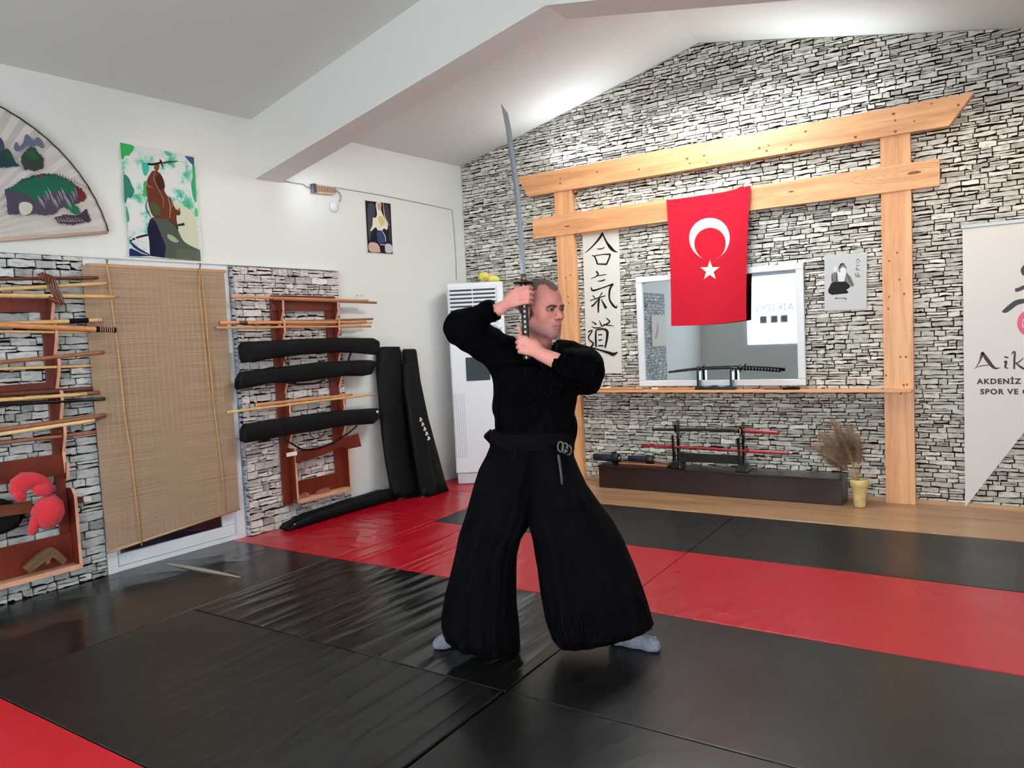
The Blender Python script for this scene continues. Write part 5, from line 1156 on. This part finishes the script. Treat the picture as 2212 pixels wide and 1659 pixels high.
for s_ in (-1, 1):
    b = MB(); b.tube([Hpt(s_*x, y+.004, z) for x, y, z in ((.012, .097, .0065), (.024, .0960, .0100), (.036, .0895, .0110), (.047, .0785, .0070))], [.0032, .0052, .0048, .002], M_brow, 8, flatv=(1, 1)); b.build('eyebrow', person)
    b = MB(); b.tube([Hpt(s_*x, y+.0035, z) for x, y, z in ((.019, .089, -.0025), (.031, .0955, .0000), (.043, .0865, -.0020))], [.0012, .0020, .0012], M_brow, 6); b.build('eyelash_line', person)

# jacket
def fold(p, s_=1.0): return .0035*np.sin(p@V3(23, 9, 31)+2*np.sin(p@V3(7, 13, 5)))+.002*np.sin(p@V3(61, 37, -45)+1.5*np.sin(p@V3(11, -17, 21)))
TZ = P(1150, 850)[2]
def Uc(px, py, w=0): return P(px, py, w)
def torso(p):
    c = P(1155, 872); q = p-c; x = q@RH; y = q@TOCAM; z = q[:, 2]
    tt_ = np.clip((z+.24)/.48, 0, 1); hw = .168+.012*np.sin(tt_*3.1)+.0*tt_; cx = .0+.002*tt_; dp = .115+.02*np.sin(tt_*3.1)
    r = np.sqrt(((x-cx)/hw)**2+(y/dp)**2)**1.0; r = (np.abs((x-cx)/hw)**2.5+np.abs(y/dp)**2.5)**(1/2.5)
    return np.maximum((r-1)*.11, np.maximum(z-.17, -z-.215))
def jacket(p):
    d = torso(p)
    d = smin(d, cap(p, P(1112, 772, -.01), P(1158, 768, 0), .062, .07), .05); d = smin(d, cap(p, P(1158, 775, 0), P(1208, 782, .03), .068, .072), .05)
    d = smin(d, cap(p, P(1108, 782, -.02), P(1001, 708, .0), .088, .083), .05)
    d = smin(d, cap(p, P(1003, 705, .0), P(1052, 676, W0-.03), .074, .048), .03)
    d = smin(d, cap(p, P(1052, 676, W0-.03), P(1078, 667, W0-.012), .048, .040), .01)
    d = smin(d, cap(p, P(1205, 790, .02), P(1262, 800, .10), .088, .085), .05)
    d = smin(d, cap(p, P(1262, 800, .11), P(1212, 783, W0+.05), .080, .058), .03); d = smin(d, cap(p, P(1262, 806, .10), P(1276, 832, .08), .062, .038), .03)
    d = smin(d, cap(p, P(1246, 757, .06), P(1276, 770, .08), .028, .030), .03)
    d = smin(d, cap(p, P(1212, 752, .02), P(1232, 756, .05), .036, .03), .03)
    d = d+fold(p)
    # openings: neck, cuffs
    nk = cap(p, P(1172, 700, .0), P(1176, 752, .03), .060, .050); d = np.maximum(d, -nk)
    v = cap(p, P(1181, 745, .08), P(1184, 770, .14), .028, .010); d = np.maximum(d, -v)
    c1 = P(1073, 669, W0-.014); n1 = P(1100, 655, W0)-P(1045, 680, W0-.03); n1 /= np.linalg.norm(n1); k1 = (p-c1)@n1
    d = np.maximum(d, -np.maximum(np.linalg.norm(p-(c1+n1*.05), axis=1)-.075, -k1)); d = np.maximum(d, -np.maximum(cap(p, c1-n1*.03, c1+n1*.05, .033), -k1-.03))
    c2 = P(1201, 776, W0+.055); n2 = P(1166, 766, W0+.03)-P(1222, 788, W0+.07); n2 /= np.linalg.norm(n2); k2 = (p-c2)@n2
    d = np.maximum(d, -np.maximum(np.linalg.norm(p-(c2+n2*.045+TOCAM*.03), axis=1)-.060, -k2)); d = np.maximum(d, -np.maximum(cap(p, c2-n2*.02, c2+n2*.05, .040), -k2-.02))
    return d
Vj, Fj = surfnet(jacket, P(1130, 830)-V3(.50, .50, .40), P(1130, 830)+V3(.50, .50, .42), .0075)
MB().add(Vj, Fj.tolist(), M_gi, True).build('jacket', person)
M_lapel = mat('black_lapel', (7, 7, 11), .9, spec=.08)
b = MB(); b.tube([P(1148, 744, .05), P(1156, 764, .095), P(1170, 784, .135), P(1184, 804, .140)], .012, M_lapel, 10, flatv=(.4, 1)); b.build('collar', person)
b = MB(); b.tube([P(1201, 742, .06), P(1198, 762, .105), P(1190, 786, .140)], .012, M_lapel, 10, flatv=(.4, 1)); b.build('collar', person)
M_in = mat('sleeve_inside', (6, 6, 8), .95)

# hakama: waist wrap, two wide pleated legs
def ring(xl, xr, y, w, dep, npl=0, amp=0, n=72, ph=0, yr=None):
    cl, cr_ = P(xl, y, w), P(xr, yr if yr is not None else y, w); c = (cl+cr_)/2; h = (cr_-cl)/2; out = []
    for k in range(n):
        q = 2*math.pi*k/n; s_ = 1+amp*(abs(math.sin(q*npl/2+ph))-.5) if npl else 1
        cs = math.copysign(abs(math.cos(q))**.85, math.cos(q)); sn = math.copysign(abs(math.sin(q))**.85, math.sin(q))
        out.append(c+h*cs*(1 if amp == 0 else 1+amp*.25*(abs(math.sin(q*npl/2+ph))-1))+TOCAM*dep*sn*s_)
    return out
b = MB()
Lg = [(1064, 1185, 948, 0, .125), (1058, 1180, 965, 0, .135), (1050, 1172, 985, -.005, .145), (1034, 1166, 1015, -.01, .155), (1022, 1160, 1052, -.015, .165), (1008, 1152, 1104, -.02, .175), (999, 1143, 1132, -.022, .18), (990, 1126, 1159, -.025, .185), (983, 1117, 1195, -.028, .19), (976, 1116, 1226, -.03, .195), (961, 1116, 1284, -.035, .20), (955, 1118, 1318, -.04, .205), (954, 1122, 1345, -.045, .21)]
b.loft([ring(xl, xr, y, w, dp, 18, min(.07, .015+.0002*max(0, y-950)), ph=.3) for xl, xr, y, w, dp in Lg]+[ring(958, 1124, 1360, -.05, .215, 18, .07, ph=.3, yr=1388), ring(964, 1116, 1358, -.05, .20, 18, .07, ph=.3, yr=1384)], M_hak)
Rg = [(1120, 1238, 948, .01, .125), (1122, 1238, 965, .01, .135), (1124, 1240, 985, .01, .145), (1128, 1252, 1015, .015, .155), (1130, 1268, 1050, .02, .165), (1134, 1306, 1104, .03, .175), (1140, 1326, 1130, .035, .18), (1149, 1344, 1162, .04, .185), (1154, 1357, 1195, .045, .19), (1160, 1370, 1228, .05, .195), (1166, 1387, 1278, .06, .20), (1176, 1399, 1334, .065, .17), (1190, 1407, 1374, .07, .145)]
b.loft([ring(xl, xr, y, w, dp, 18, min(.07, .015+.0002*max(0, y-950)), ph=.1, yr=yr) for (xl, xr, y, w, dp), yr in zip(Rg, [948, 965, 985, 1013, 1047, 1100, 1126, 1158, 1188, 1218, 1264, 1300, 1330])]+[ring(1203, 1411, 1392, .07, .13, 18, .07, ph=.1, yr=1342), ring(1210, 1403, 1389, .07, .115, 18, .07, ph=.1, yr=1341)], M_hak)
b.build('hakama', person)
b = MB(); b.loft([ring(1066, 1238, 928, 0, .130), ring(1060, 1241, 932, 0, .142), ring(1058, 1240, 962, 0, .146), ring(1062, 1238, 968, 0, .135)], mat('black_belt', (6, 6, 9), .9, spec=.06)); b.build('belt', person)
b = MB()
q = [P(x, y, -.09) for x, y in ((1044, 944), (1059, 931), (1078, 952), (1064, 966))]; q2 = [p-TOCAM*.09 for p in q]
b.add(q+q2, [(0, 1, 2, 3), (4, 7, 6, 5), (0, 4, 5, 1), (1, 5, 6, 2), (2, 6, 7, 3), (3, 7, 4, 0)], M_hak); bevel(b.build('back_board', person), .004)
M_knt = mat('grey_cord', (72, 74, 72), .8)
b = MB()
for (cx, cy, rx, ry) in ((1211, 965, 6, 11), (1220, 968, 6, 11), (1228, 972, 6, 10)):
    b.tube([P(cx+rx*math.cos(a), cy+ry*math.sin(a), .165-.02*abs(cx-1211)/17) for a in np.linspace(0, 6.28, 16)], .0040, M_knt, 6)
b.build('belt_knot', person)
b = MB(); b.tube([P(1206, 982, .165), P(1209, 1000, .170), P(1212, 1022, .172), P(1215, 1046, .172)], .009, M_knt, 8, flatv=(.35, 1)); b.build('hanging_strap', person)
# socks
def sock(f0, f1, ank, side, logo):
    dr = f1-f0; Ln_ = np.linalg.norm(dr); dr = dr/Ln_; up = V3(0, 0, 1); rt = np.cross(dr, up)
    F0 = lambda a, c, z: f0+dr*a*Ln_+rt*c+up*z
    def f(p):
        d = union([cap(p, F0(.14, 0, .034), F0(.45, .0, .036), .032, .036), cap(p, F0(.45, 0, .034), F0(.80, .004*side, .026), .036, .031), cap(p, F0(.80, .012*side, .024), F0(.91, .014*side, .022), .027, .023), cap(p, F0(.76, -.018*side, .020), F0(.86, -.020*side, .018), .021, .018), cap(p, F0(.16, 0, .04), ank+V3(0, 0, .10), .036, .040), cap(p, F0(.55, 0, .045), ank+dr*.02, .030, .040)], .025)
        return np.maximum(d, -(p[:, 2]-.001))
    V_, F_ = surfnet(f, np.minimum(f0, f1)-V3(.09, .09, .01), np.maximum(f0, f1)+V3(.09, .09, .16), .005)
    o = MB().add(V_, F_.tolist(), M_sock, True).build('sock', person)
    c = F0(*logo); MB().tube([c-rt*.016+up*.004, c, c+rt*.016+up*.0], .0042, M_white, 6, flatv=(.4, 1)).build('logo_patch', o)
sock(foot_f[0], foot_f[1], ankF, 1, (.86, -.010, .043))
sock(foot_r[0]+(foot_r[1]-foot_r[0])*3.0, foot_r[0], ankR, -1, (.84, .0, .048)) if 0 else sock(foot_r[0]+V3(.17, .16, 0), foot_r[0], foot_r[0]+V3(.12, .12, .085), -1, (.90, -.01, .040))

# the drawn sword: blade, collar, guard, wrapped handle
def bladeP(px, py): return P(px, py, W0)
t = thing('drawn_sword', 'long bare sword with a curved steel blade held upright by the person', 'sword', bladeP(1131, 608))
Lb = [(1081.5, 223), (1086, 245), (1092, 276), (1101, 341), (1110, 406), (1117, 482), (1123, 560), (1125.5, 594)]
Rb = [(1082, 223.5), (1097, 245), (1104.5, 280), (1112.5, 338), (1122, 406), (1129, 482), (1134, 560), (1136.5, 594)]
vs = []; fs = []
for (xl, yl), (xr, yr) in zip(Lb, Rb):
    l, r = bladeP(xl, yl), bladeP(xr, yr); m_ = l*.62+r*.38; th = .0032
    vs += [l, m_+TOCAM*th, r+TOCAM*th*.8, r+TOCAM*0, r-TOCAM*th*.8, m_-TOCAM*th]
n = len(Lb)
for i in range(n-1):
    for k in range(6): fs.append((i*6+k, i*6+(k+1) % 6, (i+1)*6+(k+1) % 6, (i+1)*6+k))
fs += [tuple(range(6)), tuple(range((n-1)*6, n*6))]
MB().add(vs, fs, M_steel).build('blade', t)
e = bladeP(1135, 720)-bladeP(1131, 600); e /= np.linalg.norm(e)
MB().tube([bladeP(1130.5, 592), bladeP(1131.5, 609)], .0135, mat('brown_brass', (110, 84, 66), .35, metal=.8), 14, flatv=(1, .6)).build('blade_collar', t)
c = bladeP(1131, 611.5); MB().tube([c-e*.0035, c-e*.002, c+e*.002, c+e*.0035], [.040, .0435, .0435, .040], mat('dark_guard', (30, 12, 14), .35, metal=.4), 32).build('guard', t)
hp = [bladeP(1131.3, 614), bladeP(1132.5, 650), bladeP(1134, 690), bladeP(1136, 730), bladeP(1138, 776)]
MB().tube(hp, [.0165, .0158, .0155, .0158, .0168], mat('handle_wrap', (26, 10, 14), .7), 16, flatv=(1, .8)).build('handle', t)
hnd = [c for c in COL.objects if c.parent == t and c.name.startswith('handle')][0]
b = MB()
for k, y in enumerate(range(618, 776, 11)):
    c = bladeP(1130.3+(y-614)*.042, y); c = c+TOCAM*.0152; b.ell(c, (.0052, .0030, .0062), mat('ray_skin', (222, 210, 200), .6), 8, 6)
b.build('ray_skin_diamonds', hnd)
# empty scabbard through the belt
t = thing('empty_scabbard', 'dark scabbard worn at the left hip, pushed through the belt of the person', 'scabbard', P(1225, 985, .15))
pts = [P(1222, 975, .155), P(1234, 992, .12), P(1248, 1012, .05), P(1262, 1036, -.04), P(1276, 1062, -.14), P(1286, 1086, -.22)]
pts = [P(1224, 976, .160), P(1210, 968, .08), P(1170, 958, -.06), P(1110, 950, -.16), P(1062, 943, -.22), P(1050, 941, -.24)]
MB().tube(pts, [.013, .015, .016, .016, .015, .013], mat('maroon_lacquer', (24, 6, 8), .3, coat=.4), 14, flatv=(1, .75)).build('scabbard_body', t)

# ------------------------------------------------------------------ behind the camera: front wall with windows, signs (seen in the mirror)
def FF(a, b, d=0): return V3(a, YF+d, b)                  # along +x, out towards the room
wins = [(.35, 1.45, .95, 2.35), (1.75, 3.3, .15, 2.35), (3.5, 5.9, .15, 2.35)]
b = MB(); xs = [-.7]
for x0, x1, z0, z1 in wins: xs += [x0, x1]
xs.append(XR+.1)
for i in range(0, len(xs), 2): b.box(FF, xs[i], xs[i+1], -.14, 3.75, -.12, 0, M_wall)
for x0, x1, z0, z1 in wins: b.box(FF, x0, x1, -.14, z0, -.12, 0, M_wall).box(FF, x0, x1, z1, 3.75, -.12, 0, M_wall)
struct('wall_front', b)
for i, (x0, x1, z0, z1) in enumerate(wins):
    b = MB(); f = .06
    for q in ((x0, x1, z0, z0+f), (x0, x1, z1-f, z1), (x0, x0+f, z0+f, z1-f), (x1-f, x1, z0+f, z1-f)): b.box(FF, *q, -.10, .01, M_white)
    if x1-x0 > 1.2: b.box(FF, (x0+x1)/2-f/2, (x0+x1)/2+f/2, z0+f, z1-f, -.1, .01, M_white)
    w = struct('window_%d' % (i+1), b)
    g = mat('window_glass', (255, 255, 255), .0)
    g.node_tree.nodes['Principled BSDF'].inputs['Transmission Weight'].default_value = 1; g.node_tree.nodes['Principled BSDF'].inputs['IOR'].default_value = 1.0
    MB().box(FF, x0+f, x1-f, z0+f, z1-f, -.05, -.045, g).build('glass_pane', w)
t = thing('window_sign', 'white sign with large outlined letters fixed on the window behind the camera', 'sign', FF(.9, 1.2, .02))
MB().box(FF, .55, 1.32, 1.12, 1.86, .012, .016, M_thin).build('sheet', t)
FFt = lambda a, z, d: FF(1.28-a, z, d)
text_mesh('A\u0130K\u0130DO', .19, FFt, 0, 1.62, .017, mat('grey_letters', (120, 120, 122), .6)).build('large_lettering', t)
b = MB()
for k, x in enumerate((.12, .30, .50)): b.box(FFt, x, x+.13, 1.40, 1.54, .0165, .0175, mat('grey_letters', (120, 120, 122)))
b.build('printed_blocks', t)
t = thing('wall_notice', 'bright white sign with a red brush crescent on the left wall behind the camera', 'sign', FL(5.9, 1.1, .01))
MB().box(FL, 5.45, 6.18, 1.10, 1.62, .032, .036, M_paper).build('sheet', t)
b = MB().brush(FL, [(5.58, 1.22, .02), (5.66, 1.27, .07), (5.72, 1.38, .09), (5.70, 1.50, .05)], .0365, mat('pale_red_print', (190, 110, 90), .6)); 
b = MB(); b.add([FL(a, z, .0366) for a, z in ((5.56, 1.20), (5.68, 1.24), (5.78, 1.36), (5.76, 1.52), (5.70, 1.38), (5.64, 1.30))], [tuple(range(6))], mat('pale_red_print', (190, 110, 90), .6)); b.build('printed_crescent', t)
t = thing('wall_air_conditioner', 'white wall mounted air conditioner high above the window sign, seen in the mirror', 'air conditioner', FF(0, 2.3, .1))
bevel(MB().box(FF, -.45, .30, 2.15, 2.42, .0, .2, M_white).build('casing', t), .03)
MB().box(FF, -.42, .27, 2.165, 2.19, .2, .204, M_dark).build('air_outlet', t)

# ------------------------------------------------------------------ light
def area(name, loc, target, sx, sy, power, col=(1, 1, 1), spread=math.pi):
    l = bpy.data.lights.new(name, 'AREA'); l.shape = 'RECTANGLE'; l.size = sx; l.size_y = sy; l.energy = power; l.color = col; l.spread = spread
    o = bpy.data.objects.new(name, l); COL.objects.link(o); o.location = loc
    o.rotation_euler = (Vector(target)-Vector(loc)).to_track_quat('-Z', 'Y').to_euler(); return o
for i, (x0, x1, z0, z1) in enumerate(wins):               # daylight in the window openings
    area('daylight', ((x0+x1)/2, YF-.16, (z0+z1)/2), ((x0+x1)/2, 0, (z0+z1)/2), x1-x0, z1-z0, 52*(x1-x0)*(z1-z0), (.84, .95, 1))
area('side_window_light', (XR-.05, -4.6, 1.3), (0, -3.2, 1.1), 2.2, 1.9, 80, (.86, .96, 1))
def spot(loc, target, power, col, size, blend=.8, rad=.05):
    l = bpy.data.lights.new('ceiling_spot', 'SPOT'); l.energy = power; l.color = col; l.spot_size = math.radians(size); l.spot_blend = blend; l.shadow_soft_size = rad
    o = bpy.data.objects.new('ceiling_spot', l); COL.objects.link(o); o.location = loc; o.rotation_euler = (Vector(target)-Vector(loc)).to_track_quat('-Z', 'Y').to_euler(); return o
spot((4.7, -1.3, 2.9), (4.45, 0, 1.9), 50, (1, .84, .62), 80)
spot((1.9, -1.6, 3.1), (1.5, 0, 1.9), 34, (1, .90, .76), 85)
spot((1.3, -3.0, 2.9), (-.2, -2.9, 2.2), 22, (1, .86, .66), 70)  # weak spot added to imitate warm light reflected onto the left wall
area('led_up_left', (1.36, -.075, 2.90), (1.36, -.9, 3.9), .75, .03, 7, (.86, .93, 1)); area('led_up_right', (3.25, -.075, 2.90), (3.25, -.9, 3.9), .95, .03, 9, (.86, .95, 1))
area('led_behind_beam', (.12, -2.1, 2.62), (-.1, -1.7, 2.5), .2, .04, .8, (.86, .90, 1))
area('ceiling_panel', (2.6, -1.2, 3.3), (2.4, -1.2, 0), 1.6, .8, 84, (.93, 1, .97))
wd = bpy.data.worlds.new('daylight_world'); SC.world = wd; wd.use_nodes = True; bg = wd.node_tree.nodes['Background']
bg.inputs[0].default_value = (.85, .93, 1, 1); bg.inputs[1].default_value = 1.2
SC.view_settings.view_transform = 'Standard'; SC.view_settings.look = 'None'; SC.view_settings.exposure = -0.33; SC.view_settings.gamma = 1; SC.view_settings.use_curve_mapping = False
SC.cycles.use_denoising = True; SC.cycles.use_adaptive_sampling = True; SC.cycles.adaptive_threshold = .035; SC.cycles.max_bounces = 7; SC.cycles.diffuse_bounces = 4; SC.cycles.glossy_bounces = 4; SC.cycles.transparent_max_bounces = 8; SC.cycles.sample_clamp_indirect = 6; SC.cycles.caustics_reflective = False
for o in list(COL.objects):
    if '_w' in o.keys(): del o['_w']
